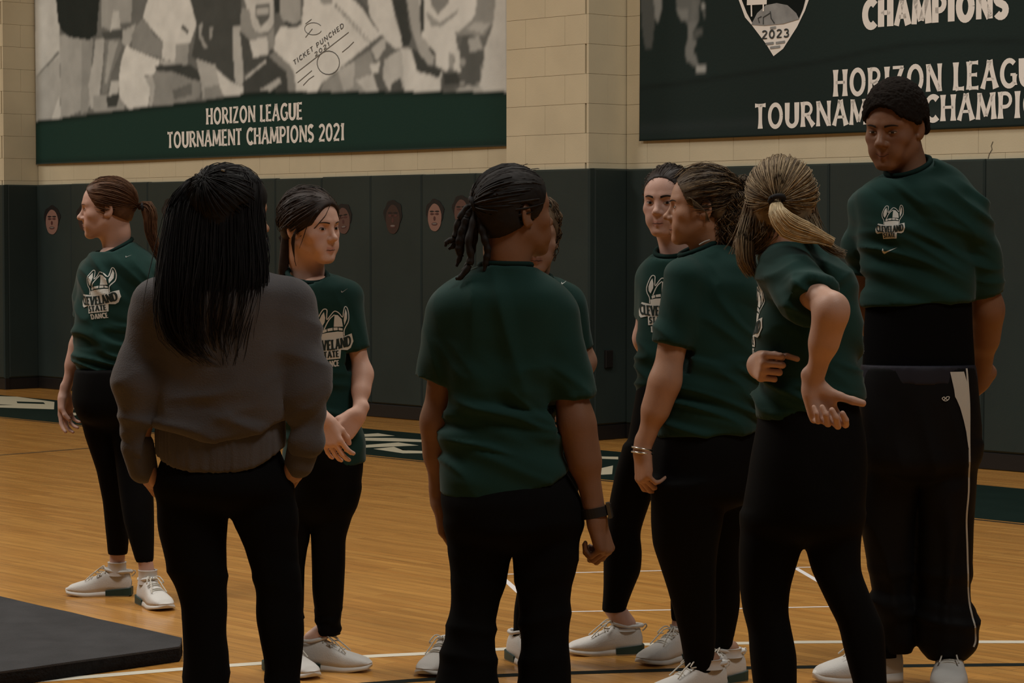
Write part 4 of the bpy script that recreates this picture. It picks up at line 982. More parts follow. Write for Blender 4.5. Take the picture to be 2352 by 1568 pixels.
def loft_strands(P, rows, q, n, n_pts=14, jit=.006, wob=0.0, th=(0, 2 * math.pi), depth_off=0.0, fray=.0, wl=6.0):
    """strands running down the outside of a lofted hair mass given by picture outlines"""
    st = np.array(P.st(rows, q)); st = st[np.argsort(-st[:, 0])]; out = []
    for i in range(n):
        t0 = rng.uniform(*th); t = np.linspace(0, 1, n_pts); z0, z1 = st[0, 0], st[-1, 0]
        s0 = 0 if rng.random() < .6 else rng.uniform(0, .4); e1 = 1 if rng.random() < .35 else rng.uniform(.65, 1.0); z = z0 + (z1 - z0) * (s0 + (e1 - s0) * t)
        I = lambda j: np.interp(-z, -st[:, 0], st[:, j]); gr = 1 + rng.normal() * .02
        th_ = t0 + rng.normal() * .06 * np.cumsum(np.ones(n_pts)) / n_pts
        x = I(1) + I(3) * np.cos(th_) * gr; y = I(2) + depth_off + I(4) * np.sin(th_) * gr
        ph = rng.uniform(0, 6.28, 2)
        x = x + jit * rng.normal() * t + wob * np.sin(t * wl * rng.uniform(.8, 1.3) + ph[0]) * (t > .02) + fray * rng.normal() * t ** 3
        y = y + jit * rng.normal() * t + wob * np.cos(t * wl * rng.uniform(.8, 1.3) + ph[1]) * (t > .02)
        out.append(np.stack([x, y, z], 1))
    return np.array(out)
def rope(path, r, twist=40, n=60, beads=.10):
    """braid-like rope: tube with a rolling bump"""
    p = spline(path, n); t = np.linspace(0, 1, n); rr = r * (1 + beads * np.sin(t * twist)) * np.interp(t, [0, .1, .8, 1], [.8, 1, .85, .35])
    V, Q, _ = tubes([p], rr[None], 8); return V, Q
# ------------------------------------------------------------------ shirt prints
def print_on(P, shapes, bvh, org, Ux, Uy, size, parent, name='print', lift=.002, m=None, maxlen=.012):
    """shapes: list of (V2, quads or poly) in unit coordinates; cast on the cloth along the print's own normal"""
    Ux, Uy = nrm(Ux), nrm(Uy); Nn = np.cross(Ux, Uy); d = Vector(-Nn); Vs, Fs, n = [], [], 0
    for V2, Q in shapes:
        V2 = np.asarray(V2, float); P3 = []
        for x, y in V2:
            o = org + (Ux * x + Uy * y) * size; h = bvh.ray_cast(Vector(o + Nn * .25), d, .6)
            P3.append(np.array(h[0]) + Nn * lift if h[0] is not None else None)
        ok = [p is not None for p in P3]
        P3 = np.array([p if p is not None else np.zeros(3) for p in P3]); Q = np.array(Q); keep = np.array([all(ok[i] for i in q) for q in Q], bool)
        if not keep.any(): continue
        Vs.append(P3); Fs.append(Q[keep] + n); n += len(P3)
    if not Vs: return None
    V = np.concatenate(Vs); tri = [f for f in Fs if f.shape[1] == 3]; qd = [f for f in Fs if f.shape[1] == 4]
    return mesh_np(name, V, [np.concatenate(x) for x in (tri, qd) if x], m or PRINT, parent, smooth=False, origin=P.base)
def poly_fill(poly, cell=.05):
    """fills a 2-D outline with small triangles so it can follow cloth"""
    import mathutils
    P_ = np.asarray(poly, float); e = []
    for a, b in zip(P_, np.roll(P_, -1, 0)):
        k = max(1, int(np.linalg.norm(b - a) / cell)); e += [a + (b - a) * i / k for i in range(k)]
    e = np.array(e); lo, hi = e.min(0), e.max(0)
    gx, gy = np.meshgrid(np.arange(lo[0], hi[0], cell), np.arange(lo[1], hi[1], cell)); g = np.stack([gx.ravel(), gy.ravel()], 1)
    ins = inside(e, g[:, 0], g[:, 1]); g = g[ins]
    if len(g): g = g[np.min(np.linalg.norm(g[:, None] - e[None], axis=2), 1) > cell * .5]
    al = [tuple(x) for x in np.vstack([e, g])]; ne = len(e)
    r = mathutils.geometry.delaunay_2d_cdt([Vector(x) for x in al], [(i, (i + 1) % ne) for i in range(ne)], [list(range(ne))], 1, 1e-5)
    return np.array([tuple(v) for v in r[0]]), np.array([f for f in r[2]])
def ep(pts): return [((x - 632) / 735, (640 - y) / 735) for x, y in pts]
HORN_L = ep([(560, 290), (575, 380), (565, 450), (515, 535), (485, 490), (485, 420), (520, 340)])
HORN_R = ep([(900, 270), (920, 340), (910, 430), (870, 525), (860, 450), (875, 350)])
DOME_R = ep([(720, 350), (770, 360), (830, 430), (845, 548), (700, 535), (710, 430)])
OUT1 = ep([(488, 690), (492, 600), (455, 520), (450, 440), (490, 340), (540, 260), (575, 245), (605, 265), (600, 340), (600, 415), (650, 360), (700, 305), (735, 295), (790, 330), (845, 400), (860, 320), (880, 255), (905, 238), (935, 270), (950, 370), (935, 470), (890, 550), (862, 610), (860, 690)])
PLATE = ep([(345, 665), (300, 730), (270, 800), (275, 880), (310, 915), (445, 895), (445, 1040), (780, 1040), (800, 905), (900, 920), (950, 890), (995, 790), (975, 665), (860, 700), (488, 700)])
DOME_L = ep([(552, 565), (600, 470), (650, 400), (716, 348)])
BANDS = [ep(b) for b in ([(530, 575), (590, 560), (592, 600), (532, 618)], [(602, 557), (682, 548), (682, 592), (604, 598)], [(696, 547), (762, 552), (762, 594), (696, 592)], [(776, 554), (838, 575), (838, 608), (776, 596)])]
def emblem(P, parent, bvh, org, Ux, Uy, size, dance=True):
    """horned helmet over a CLEVELAND STATE plate, the plain face left blank"""
    kw = dict(bvh=bvh, org=org, Ux=Ux, Uy=Uy, size=size, parent=parent)
    sh = [stroke(spline(OUT1, 60), .020), stroke(spline(DOME_L, 12), .022), poly_fill(HORN_L), poly_fill(HORN_R), poly_fill(DOME_R), poly_fill(PLATE, .045),
          poly_fill(ep([(505, 632), (600, 618), (760, 615), (845, 628), (845, 702), (505, 702)]))] + [poly_fill(b) for b in BANDS]
    e = print_on(P, sh, name='emblem', **kw)
    t1, q1 = text2d('CLEVELAND', .90, .215, .20, .05); t2, q2 = text2d('STATE', .40, .135, .22, .06)
    t1 = t1 + (-.455, -.345); t1[:, 1] += .06 * (t1[:, 0] / .45) ** 2; t2 = t2 + (-.225, -.505)
    if e: print_on(P, [(t1, q1), (t2, q2)], name='lettering', m=PRINTD, lift=.0032, bvh=bvh, org=org, Ux=Ux, Uy=Uy, size=size, parent=parent)
    if dance:
        t3, q3 = text2d('DANCE', .36, .125, .22, .06); print_on(P, [(t3 + (-.19, -.70), q3)], name='lettering', **kw)
def tick(P, parent, bvh, org, Ux, Uy, size, m=PRINT):
    o = [(0, .30), (-.06, .12), (-.04, -.02), (.06, -.08), (.22, -.02), (.95, .32), (.28, .09), (.14, .06), (.07, .10), (.04, .18)]
    print_on(P, [poly_fill(o, .08)], bvh, org, Ux, Uy, size, parent, 'tick_mark', m=m)
def bvh_of(V, Q): return BVHTree.FromPolygons([tuple(v) for v in V], [tuple(q) for q in Q])
ARM_STARTS = []
def core(P, segs):
    """trunk under the clothes, from the base of the neck to the hips, joined to both shoulders"""
    a, b, ra, rb = segs[0]; sh = ARM_STARTS[-2:]; al = np.array([a, b] + sh); f = Field(al.min(0) - .16, al.max(0) + .16, .013)
    f.cap(a, b, ra * .62, rb * .62, .03)
    for s_ in sh: f.cap(a, s_, .05, .032, .03)
    return f.mesh(1)
def body(P, parts, m): P.todo = (parts, m)
def finish_body(P):
    parts, m = P.todo; V, Q, _ = join(list(parts) + [P.inner]); P.part('body', V, Q, m, {'lip': lip_attr(P, V)})

# ================================================================== the nine people
def legrows(rows, dd0, dd1, p=1.0):
    y0, y1 = rows[0][0], rows[-1][0]; return [(r[0], r[1], r[2], dd0 + (dd1 - dd0) * ((r[0] - y0) / (y1 - y0)) ** p) for r in rows]
def ankle(a, b, r0, r1, h=.005):
    a, b = np.asarray(a, float), np.asarray(b, float); f = Field(np.minimum(a, b) - .09, np.maximum(a, b) + .09, h); f.cap(a, b, r0, r1, .01); return f.mesh(2)
def sock(P, ank, z, r, m, lean=(0, 0)):
    a = np.asarray(ank, float); t = np.array((a[0] + lean[0], a[1] + lean[1], z)); n = 20; an = np.linspace(0, 2 * math.pi, n, endpoint=False); V = []
    for k, rr in ((0, r * 1.12), (.35, r * 1.02), (.94, r), (1.0, r * 1.05), (1.0, r * .8)):
        c = a - Z_ * .02 + (t - a + Z_ * .02) * k; V += [c + np.array((math.cos(q) * rr, math.sin(q) * rr, 0)) for q in an]
    i = np.arange(5 * n).reshape(5, n); nx = np.roll(i, -1, 1); Q = np.stack([i[:-1], nx[:-1], nx[1:], i[1:]], -1).reshape(-1, 4)
    P.part('sock', np.array(V), Q, m)
def pony(path, n, prof, n_pts=11, wob=0.0, wl=8.0, jit=.003, tip=.3, flatten=1.0):
    p = spline(path, n_pts); T = np.gradient(p, axis=0); T /= np.linalg.norm(T, axis=1)[:, None]; A = np.cross(T, (0, 1, 0)); A /= np.linalg.norm(A, axis=1)[:, None] + 1e-9; B = np.cross(T, A)
    t = np.linspace(0, 1, n_pts); out = []
    for i in range(n):
        a, r = rng.uniform(0, 6.283), math.sqrt(rng.random()); L = 1 - tip * rng.random() ** 2; tt = t * L; ph = rng.uniform(0, 6.28, 2)
        pp = np.stack([np.interp(tt, t, p[:, j]) for j in range(3)], 1); R_ = np.interp(tt, np.linspace(0, 1, len(prof)), prof)
        AA = np.stack([np.interp(tt, t, A[:, j]) for j in range(3)], 1); BB = np.stack([np.interp(tt, t, B[:, j]) for j in range(3)], 1)
        w1 = wob * np.sin(tt * wl * 6.28 * rng.uniform(.7, 1.2) + ph[0]) * np.minimum(1, tt * 4); w2 = wob * np.cos(tt * wl * 6.28 * rng.uniform(.7, 1.2) + ph[1]) * np.minimum(1, tt * 4)
        out.append(pp + AA * (r * math.cos(a) * R_ + w1 + jit * rng.normal() * tt)[:, None] + BB * (r * math.sin(a) * R_ * flatten + w2 + jit * rng.normal() * tt)[:, None])
    return np.array(out)
def hair(P, m, caps, strand_sets, r0=.0022, power=2.0, r1=.0008, vmax=1.0):
    parts = []
    for V, Q in caps: parts.append((V, Q, np.full(len(V), .12) + .18 * (vnoise(V / .02, 6) > .1)))
    for S in strand_sets:
        S, kw = S if isinstance(S, tuple) else (S, {}); kw = dict(kw); vm = kw.pop('vmax', vmax)
        V, Q, idx = strands_mesh(S, kw.pop('r0', r0), kw.pop('r1', r1), **kw); v = rng.random(len(S)) ** power * vm; parts.append((V, Q, v[idx]))
    V, Q, a = join(parts); return P.part('hair', V, Q, m, {'var': np.clip(a, 0, 1)})
def tie_ring(P, c, axis, r, t=.006, m=None, name='hair_tie'):
    ax = nrm(axis); e = nrm(np.cross(ax, (.1, .3, 1))); g = np.cross(ax, e); an = np.linspace(0, 2 * math.pi, 25)
    V, Q, _ = tubes([[np.asarray(c) + (e * math.cos(q) + g * math.sin(q)) * r for q in an]], t, 6); P.part(name, V, Q, m or TIE)
def loft_mass(P, rows, q, h=.006, bump=.0, k=0.0, p=2.1, sm=.02, hem=None):
    st = P.st(rows, q); a = np.array(st); f = Field((a[:, 1] - a[:, 3]).min() * np.array((1, 0, 0)) + np.array((0, (a[:, 2] - a[:, 4]).min(), a[:, 0].min())) - .03, np.array(((a[:, 1] + a[:, 3]).max(), (a[:, 2] + a[:, 4]).max(), a[:, 0].max())) + .03, h)
    f.loft(st, k, p, sm)
    if hem: cut_hem(f, P, hem)
    V, Q = f.mesh(2)
    if bump: V = V + normals(V, Q) * (bump * vnoise(V / np.array((.016, .016, .06)), 4) + .6 * bump * vnoise(V / np.array((.007, .007, .04)), 8))[:, None]
    return V, Q
TIE = mat('hair_tie_black', (.01, .009, .01), .8)
SK_PALE = skin_mat('skin_pale', (.50, .30, .235)); SK_FAIR = skin_mat('skin_fair', (.46, .27, .195)); SK_ROSY = skin_mat('skin_rosy', (.62, .375, .285)); SK_TAN = skin_mat('skin_tan', (.36, .195, .125))
SK_BROWN = skin_mat('skin_brown', (.19, .092, .052)); SK_DEEP = skin_mat('skin_deep', (.205, .098, .056)); SK_OLIVE = skin_mat('skin_olive', (.27, .15, .10))
BR_DARK = mat('brow_dark', (.014, .009, .007), .8); BR_BROWN = mat('brow_brown', (.10, .055, .035), .8)

# ---------------------------------------------------------------- 1: auburn ponytail, profile to the left
P = Person(9.55, (262, 1385), 'woman with an auburn ponytail in profile facing left, at the far left in green shirt')
ak1 = shoe(P, Fl(305, 1367), Fl(150, 1367)); ak2 = shoe(P, Fl(330, 1384), Fl(384, 1404))
d1, d2 = ak1[1] - P.D, ak2[1] - P.D
hp = P.J(248, 479); A = frame_of(-86, 2)
f = head_field(P, hp, A, .98, P.J(268, 572, .01), nose=1.12, neck_r=.052); hV, hQ = f.mesh(2)
wr = P.J(148, 905, .08)
parts = [(hV, hQ), arm_mesh([P.J(210, 632, .06), P.J(182, 785, .10), wr], [.036, .027, .0190], dict(fwd=(.05, -.05, -1), back=(-.75, .6, .1), right=True, curl=[(14, 22, 14), (20, 28, 16), (24, 32, 18), (26, 34, 18)], k=.92, thumb=(.92, .30, -.25))),
         arm_mesh([P.J(336, 636, -.04), P.J(366, 780, -.04), P.J(358, 900, -.06)], [.038, .030, .020], dict(fwd=(-.1, -.1, -1), back=(.7, -.6, .1), right=False, curl=[(14, 22, 14)] * 4, k=.92)),
         ankle(P.J(270, 1262, d1), ak1, .030, .030), ankle(P.J(332, 1276, d2), ak2, .0285, .030),
         core(P, [(P.J(265, 600), P.J(262, 860), .11, .13), (P.J(235, 930), P.J(258, 1130, d1 / 2), .07, .05), (P.J(258, 1130, d1 / 2), P.J(270, 1260, d1), .05, .032), (P.J(295, 930), P.J(318, 1150, d2 / 2), .07, .05), (P.J(318, 1150, d2 / 2), P.J(332, 1270, d2), .05, .032)])]
body(P, parts, SK_PALE); face_details(P, hV, hQ, BR_BROWN, squint=.9, brow=.8)
sock(P, ak1, P.J(270, 1290, d1)[2], .036, SOCKW, (.0, .0)); sock(P, ak2, P.J(332, 1308, d2)[2], .036, SOCKW)
z_w, z_h = P.J(0, 775)[2], P.J(0, 880)[2]
o, V, Q = tee(P, [(556, 240, 308), (578, 212, 344), (600, 190, 360), (640, 181, 364), (700, 176, 358), (772, 170, 350), (820, 171, 344), (850, 176, 342), (890, 182, 342)], .80,
          [(P.J(210, 628, .05), P.J(189, 730, .09), .052, .044), (P.J(336, 634, -.04), P.J(350, 735, -.04), .054, .050)], P.J(270, 568, .0), ((160, 872), (350, 884)), neck_r=.062, collar_axis=(-.48, -.20, 1),
          comps=[((.25, 0, 1), .034, .16, .009, band(z_h - .05, z_w + .08, .06), 3), ((.7, .2, .7), .06, .2, .006, band(z_w, z_w + .35, .08), 5)])
bv = bvh_of(V, Q); Ux = (.80, -.60, .12)
emblem(P, o, bv, P.J(222, 668, -.12), Ux, (-.10, .06, 1), .150); tick(P, o, bv, P.J(290, 590, -.1), (1, -.25, .1), (-.1, 0, 1), .020, PRINTG)
pants(P, [(846, 174, 344), (880, 168, 346), (920, 166, 346), (950, 176, 346)],
      [legrows([(930, 178, 268), (1000, 195, 275), (1080, 222, 284), (1150, 236, 287), (1200, 241, 291), (1240, 245, 296), (1273, 248, 293)], 0, d1), legrows([(930, 250, 346), (1000, 258, 344), (1080, 268, 346), (1150, 277, 353), (1200, 285, 354), (1240, 297, 354), (1290, 312, 353)], 0, d2)], q_p=.95)
hm = hair_mats('auburn', (.070, .030, .014), (.135, .066, .032))
tie = (0, -.118, .004); tw = P.T(*tie)
hair(P, hm, [hair_cap(P, .010, nape=-.050), loft_mass(P, [(468, 324, 336), (478, 322, 346), (500, 328, 352), (530, 334, 354), (560, 344, 362), (590, 358, 371), (600, 364, 371)], .9)],
     [swept(P, tie, 520, .012, jit=.002), pony([tw, P.J(338, 474), P.J(346, 500), P.J(346, 535), P.J(357, 570), P.J(371, 606)], 240, [.012, .022, .024, .020, .016, .005], wob=.003, wl=1.5)], r0=.0014)
tie_ring(P, P.J(328, 476), (1, 0, .1), .015)

# ---------------------------------------------------------------- 3: clasped hands
P = Person(8.0, (745, 1550), 'woman with dark tied back hair and hands clasped low, facing right in green shirt')
ak1 = shoe(P, Fl(716, 1536), Fl(856, 1541)); ak2 = shoe(P, Fl(655, 1545), Fl(722, 1562)); d1, d2 = ak1[1] - P.D, ak2[1] - P.D
hp = P.J(713, 521); A = frame_of(50, 3, -2)
f = head_field(P, hp, A, .99, P.J(708, 648, .03), nose=.95, neck_r=.054); hV, hQ = f.mesh(2)
wl, wrt = P.J(824, 950, -.10), P.J(744, 962, -.20)
parts = [(hV, hQ), arm_mesh([P.J(796, 695, .0), P.J(833, 855, -.02), wl], [.036, .0265, .0205], dict(fwd=(-.62, -.25, -.72), back=(.55, -.80, .1), right=False, curl=[(48, 60, 30), (52, 62, 30), (55, 62, 30), (55, 60, 30)], k=.95, thumb=(.85, .40, -.20), tcurl=15)),
         arm_mesh([P.J(660, 690, -.02), P.J(634, 870, -.08), wrt], [.036, .028, .0205], dict(fwd=(.36, -.10, -.92), back=(-.25, -.95, .0), right=True, curl=[(28, 30, 18), (26, 28, 18), (24, 28, 18), (22, 26, 16)], k=.95, thumb=(.85, .42, -.3))),
         ankle(P.J(755, 1440, d1), ak1, .030, .027),
         core(P, [(P.J(728, 680), P.J(745, 950), .11, .13), (P.J(765, 1080), P.J(760, 1270, d1 / 2), .07, .05), (P.J(760, 1270, d1 / 2), P.J(755, 1450, d1), .05, .034), (P.J(715, 1080), P.J(690, 1270, d2 / 2), .07, .05), (P.J(690, 1270, d2 / 2), ak2, .05, .034)])]
body(P, parts, SK_ROSY); face_details(P, hV, hQ, BR_DARK, look=.5, squint=1.05, brow=.8)
z_h = P.J(0, 1060)[2]
o, V, Q = tee(P, [(620, 682, 742), (636, 655, 790), (655, 632, 822), (700, 628, 824), (760, 632, 818), (830, 640, 814), (900, 642, 815), (960, 645, 822), (1010, 650, 834), (1070, 655, 841), (1090, 655, 841)], .68,
          [(P.J(795, 690, .0), P.J(820, 803, -.01), .052, .043), (P.J(662, 690, -.02), P.J(642, 800, -.04), .052, .046)], P.J(706, 633, .0), ((655, 1086), (842, 1060)), neck_r=.064, collar_axis=(.14, -.42, 1),
          comps=[((.3, 0, 1), .05, .2, .006, band(z_h - .05, z_h + .35, .1), 3), ((.8, .2, .5), .06, .22, .005, band(z_h + .25, z_h + .62, .1), 5)])
bv = bvh_of(V, Q); Ux = (.90, .42, .08)
emblem(P, o, bv, P.J(769, 766, -.13), Ux, (-.09, .02, 1), .150); tick(P, o, bv, P.J(781, 672, -.1), (.9, -.2, .3), (-.25, 0, 1), .020, PRINTG)
pants(P, [(1030, 664, 836), (1080, 662, 834), (1130, 664, 826), (1160, 668, 820)], [legrows([(1120, 735, 828), (1200, 716, 805), (1235, 714, 794), (1295, 716, 793), (1359, 717, 790), (1417, 725, 785), (1458, 729, 782)], 0, d1), legrows([(1120, 666, 748), (1200, 650, 716), (1300, 645, 700), (1400, 650, 698), (1450, 655, 696)], 0, d2)], q_p=.8,
      comps=[((0, 0, 1), .02, .06, .004, band(P.J(0, 1470)[2], P.J(0, 1395)[2], .03), 9)])
hm = hair_mats('dark_brown', (.017, .010, .008), (.052, .034, .026))
tie = (.01, -.112, -.030); tw = P.T(*tie)
cutp = ((-.006, .135, -.030), (.082, .122, .112))
locks = np.array([spline([P.T(.022 + j * .002, .078, .068), P.T(.056 + j * .001, .080, .045), P.T(.072, .058, .010), P.T(.076, .044 - j * .002, -.030 - j * .004)], 12) for j in range(10)] + [spline([P.T(.066, .03, .05), P.T(.084, .022, .0), P.T(.084, .012 - j * .003, -.04), P.T(.072, .0, -.10), P.T(.060, -.004, -.125)], 12) for j in range(6)])
hair(P, hm, [hair_cap(P, .014, cut=cutp, nape=-.055, rad=(.074, .097, .080)), loft_mass(P, [(505, 652, 676), (540, 646, 672), (580, 642, 668), (620, 638, 662), (640, 642, 656)], .8)],
     [swept(P, tie, 600, .016, wob=.001, jit=.003), locks, pony([tw, P.J(662, 560, .06), P.J(656, 600, .06), P.J(650, 650, .05)], 120, [.02, .022, .02, .012], wob=.003, wl=1.5)], r0=.0014)
V2, Q2, _ = tubes([[P.T(.0755, -.004, -.040), P.T(.0765, -.003, -.0435)]], .0028, 8); P.part('earring', V2, Q2, STEEL)

# ---------------------------------------------------------------- 5: the woman mostly hidden behind the braids
P = Person(8.1, (1180, 1535), 'woman with curly hair almost hidden behind the woman with short braids')
ak1 = shoe(P, Fl(1180, 1512), Fl(1255, 1540)); ak2 = shoe(P, Fl(1062, 1520), Fl(972, 1556)); d1, d2 = ak1[1] - P.D, ak2[1] - P.D
hp = P.J(1227, 547); A = frame_of(4, 2)
f = head_field(P, hp, A, .98, P.J(1222, 652, .03), neck_r=.05, lip=1.15); hV, hQ = f.mesh(2)
parts = [(hV, hQ), arm_mesh([P.J(1307, 702), P.J(1343, 830, .03), P.J(1265, 940, -.14)], [.040, .034, .024], dict(fwd=(-.9, -.2, -.2), back=(.1, -.9, .3), right=False, curl=[(30, 30, 20)] * 4, k=.95)),
         arm_mesh([P.J(1145, 702), P.J(1112, 830, .03), P.J(1190, 945, -.14)], [.040, .034, .024], dict(fwd=(.9, -.2, -.2), back=(-.1, -.9, .3), right=True, curl=[(30, 30, 20)] * 4, k=.95)),
         core(P, [(P.J(1225, 690), P.J(1215, 950), .11, .13), (P.J(1245, 1080), P.J(1225, 1280, d1 / 2), .07, .05), (P.J(1225, 1280, d1 / 2), ak1, .05, .034), (P.J(1180, 1080), P.J(1120, 1280, d2 / 2), .07, .05), (P.J(1120, 1280, d2 / 2), ak2, .05, .034)])]
body(P, parts, SK_OLIVE); face_details(P, hV, hQ, BR_DARK)
o, V, Q = tee(P, [(628, 1185, 1262), (640, 1160, 1292), (655, 1135, 1322), (700, 1124, 1338), (760, 1126, 1336), (850, 1132, 1324), (960, 1130, 1326), (1060, 1128, 1330)], .60, [(P.J(1307, 699), P.J(1334, 802, .02), .052, .044), (P.J(1145, 699), P.J(1122, 802, .02), .052, .044)], P.J(1222, 640, .0), ((1120, 1050), (1335, 1050)), neck_r=.062, collar_axis=(0, -.25, 1))
bv = bvh_of(V, Q); emblem(P, o, bv, P.J(1225, 775, -.13), (1, 0, 0), (0, 0, 1), .155); tick(P, o, bv, P.J(1291, 652, -.1), (.95, 0, .2), (-.2, 0, 1), .022)
pants(P, [(1035, 1132, 1328), (1080, 1128, 1330), (1140, 1132, 1326)], [legrows([(1120, 1225, 1322), (1280, 1200, 1270), (1400, 1180, 1240), (1470, 1178, 1226)], 0, d1), legrows([(1120, 1136, 1228), (1280, 1095, 1165), (1400, 1062, 1122), (1470, 1040, 1085)], 0, d2)], q_p=.7)
hm = hair_mats('light_curls', (.060, .036, .019), (.15, .10, .055))
cv = loft_strands(P, [(452, 1190, 1262), (470, 1172, 1280), (500, 1164, 1287), (540, 1166, 1284), (575, 1172, 1277), (600, 1180, 1268)], 1.0, 130, wob=.006, wl=18, th=(-.6, 3.7), depth_off=.02)
hair(P, hm, [hair_cap(P, .010, nape=-.06)], [swept(P, (0, -.11, -.02), 140, .012, wob=.004), cv], r0=.0020)

# ---------------------------------------------------------------- 6: pale face, behind the curly profile
P = Person(8.2, (1470, 1522), 'woman with pale face and bold dark brows, behind the curly haired woman in profile')
ak1 = shoe(P, Fl(1441, 1500), Fl(1300, 1503)); ak2 = shoe(P, Fl(1592, 1508), Fl(1470, 1530)); d1, d2 = ak1[1] - P.D, ak2[1] - P.D
hp = P.J(1535, 463); A = frame_of(-26, 2)
f = head_field(P, hp, A, .98, P.J(1552, 585, .03), nose=1.0, neck_r=.051, lip=1.1, jaw=.96); hV, hQ = f.mesh(2)
parts = [(hV, hQ), arm_mesh([P.J(1494, 645, .05), P.J(1479, 775, .10), P.J(1530, 890, .24)], [.038, .032, .022], dict(fwd=(.8, .1, -.5), back=(0, -.9, 0), right=True, curl=[(30, 40, 20)] * 4, k=.93)),
         arm_mesh([P.J(1616, 645, -.03), P.J(1642, 780, .06), P.J(1575, 890, .24)], [.038, .032, .022], dict(fwd=(-.8, .1, -.5), back=(0, .9, 0), right=False, curl=[(30, 40, 20)] * 4, k=.93)),
         ankle(P.J(1409, 1395, d1), ak1, .034, .035), ankle(P.J(1566, 1415, d2), ak2, .032, .034),
         core(P, [(P.J(1552, 630), P.J(1548, 880), .11, .13), (P.J(1500, 1000), P.J(1440, 1210, d1 / 2), .08, .055), (P.J(1440, 1210, d1 / 2), P.J(1410, 1390, d1), .055, .034), (P.J(1585, 1000), P.J(1580, 1210, d2 / 2), .08, .055), (P.J(1580, 1210, d2 / 2), P.J(1566, 1400, d2), .055, .034)])]
body(P, parts, SK_PALE); face_details(P, hV, hQ, BR_DARK, look=-.4, squint=1.1, brow=1.5, arch=.006)
sock(P, ak1, P.J(1410, 1440, d1)[2], .037, SOCKW); sock(P, ak2, P.J(1566, 1435, d2)[2], .038, SOCKW)
z_h = P.J(0, 905)[2]
o, V, Q = tee(P, [(568, 1520, 1590), (584, 1495, 1618), (604, 1473, 1636), (650, 1466, 1640), (720, 1466, 1636), (800, 1462, 1632), (860, 1462, 1632), (910, 1463, 1636), (930, 1463, 1636)], .66, [(P.J(1494, 642, .04), P.J(1485, 730, .08), .048, .043), (P.J(1616, 642, -.03), P.J(1636, 740, .02), .050, .046)], P.J(1547, 577, .0), ((1455, 908), (1640, 900)), neck_r=.060, collar_axis=(-.16, -.34, 1),
          comps=[((.2, 0, 1), .045, .2, .007, band(z_h - .05, z_h + .22, .08), 3)])
bv = bvh_of(V, Q); emblem(P, o, bv, P.J(1503, 688, -.13), (.95, -.25, .04), (-.05, .05, 1), .150)
pants(P, [(880, 1464, 1634), (930, 1456, 1640), (985, 1446, 1642), (1040, 1438, 1640)], [legrows([(1020, 1432, 1545), (1080, 1414, 1520), (1150, 1400, 1494), (1200, 1394, 1477), (1225, 1391, 1470), (1269, 1386, 1475), (1311, 1386, 1472), (1346, 1386, 1457), (1382, 1384, 1443), (1405, 1382, 1436)], 0, d1), legrows([(1020, 1535, 1640), (1200, 1545, 1626), (1300, 1540, 1612), (1400, 1540, 1598), (1425, 1542, 1592)], 0, d2)], q_p=.9)
hm = hair_mats('black_brown', (.015, .010, .008), (.04, .026, .02))
hair(P, hm, [hair_cap(P, .009, nape=-.06, cut=((0, .130, -.026), (.100, .124, .118)))], [swept(P, (0, -.115, .02), 520, .012, jit=.003), pony([P.T(0, -.11, .02), P.T(0, -.14, -.02), P.T(0, -.13, -.11), P.T(0, -.12, -.19)], 70, [.012, .022, .02, .008])], r0=.0014)

# ---------------------------------------------------------------- 9: tall man
P = Person(7.7, (2110, 1590), 'tall smiling man with short dark hair and baggy black track pants')
ak1 = shoe(P, Fl(2086, 1562), Fl(1866, 1568), L=.295, green=False, w=1.12, ht=1.12); ak2 = shoe(P, Fl(2182, 1560), Fl(2178, 1598), L=.295, green=False, w=1.12, ht=1.12); d1, d2 = ak1[1] - P.D, ak2[1] - P.D
hp = P.J(2056, 292); A = frame_of(-34, 11, 2)
f = head_field(P, hp, A, 1.06, P.J(2092, 412, .03), nose=1.25, neck_r=.060, jaw=1.10, lip=1.15, smile=.8); hV, hQ = f.mesh(2)
parts = [(hV, hQ), arm_mesh([P.J(2220, 500, -.01), P.J(2268, 705, .06), P.J(2252, 870, .20)], [.052, .046, .030], dict(fwd=(-.75, .1, -.6), back=(.2, -.9, .1), right=False, curl=[(30, 40, 20)] * 4, k=1.08)),
         arm_mesh([P.J(1996, 500, .08), P.J(1985, 690, .17), P.J(2060, 860, .30)], [.050, .044, .030], dict(fwd=(.85, .1, -.45), back=(.2, .9, .1), right=True, curl=[(30, 40, 20)] * 4, k=1.08)),
         core(P, [(P.J(2105, 480), P.J(2105, 820), .13, .14), (P.J(2050, 940), P.J(2060, 1230, d1 / 2), .09, .06), (P.J(2060, 1230, d1 / 2), ak1, .06, .04), (P.J(2165, 940), P.J(2175, 1230, d2 / 2), .09, .06), (P.J(2175, 1230, d2 / 2), ak2, .06, .04)])]
body(P, parts, SK_DEEP); face_details(P, hV, hQ, BR_DARK, look=-.3, squint=.75, brow=1.3, smile=1.0)
z_h = P.J(0, 700)[2]
up_rows = [(640, 1994, 2230), (700, 1988, 2232), (760, 1984, 2234), (820, 1982, 2238), (880, 1980, 2240)]
V, Q = loft_mass(P, up_rows, .58, .008); P.part('under_shirt', V, Q, UNDER)
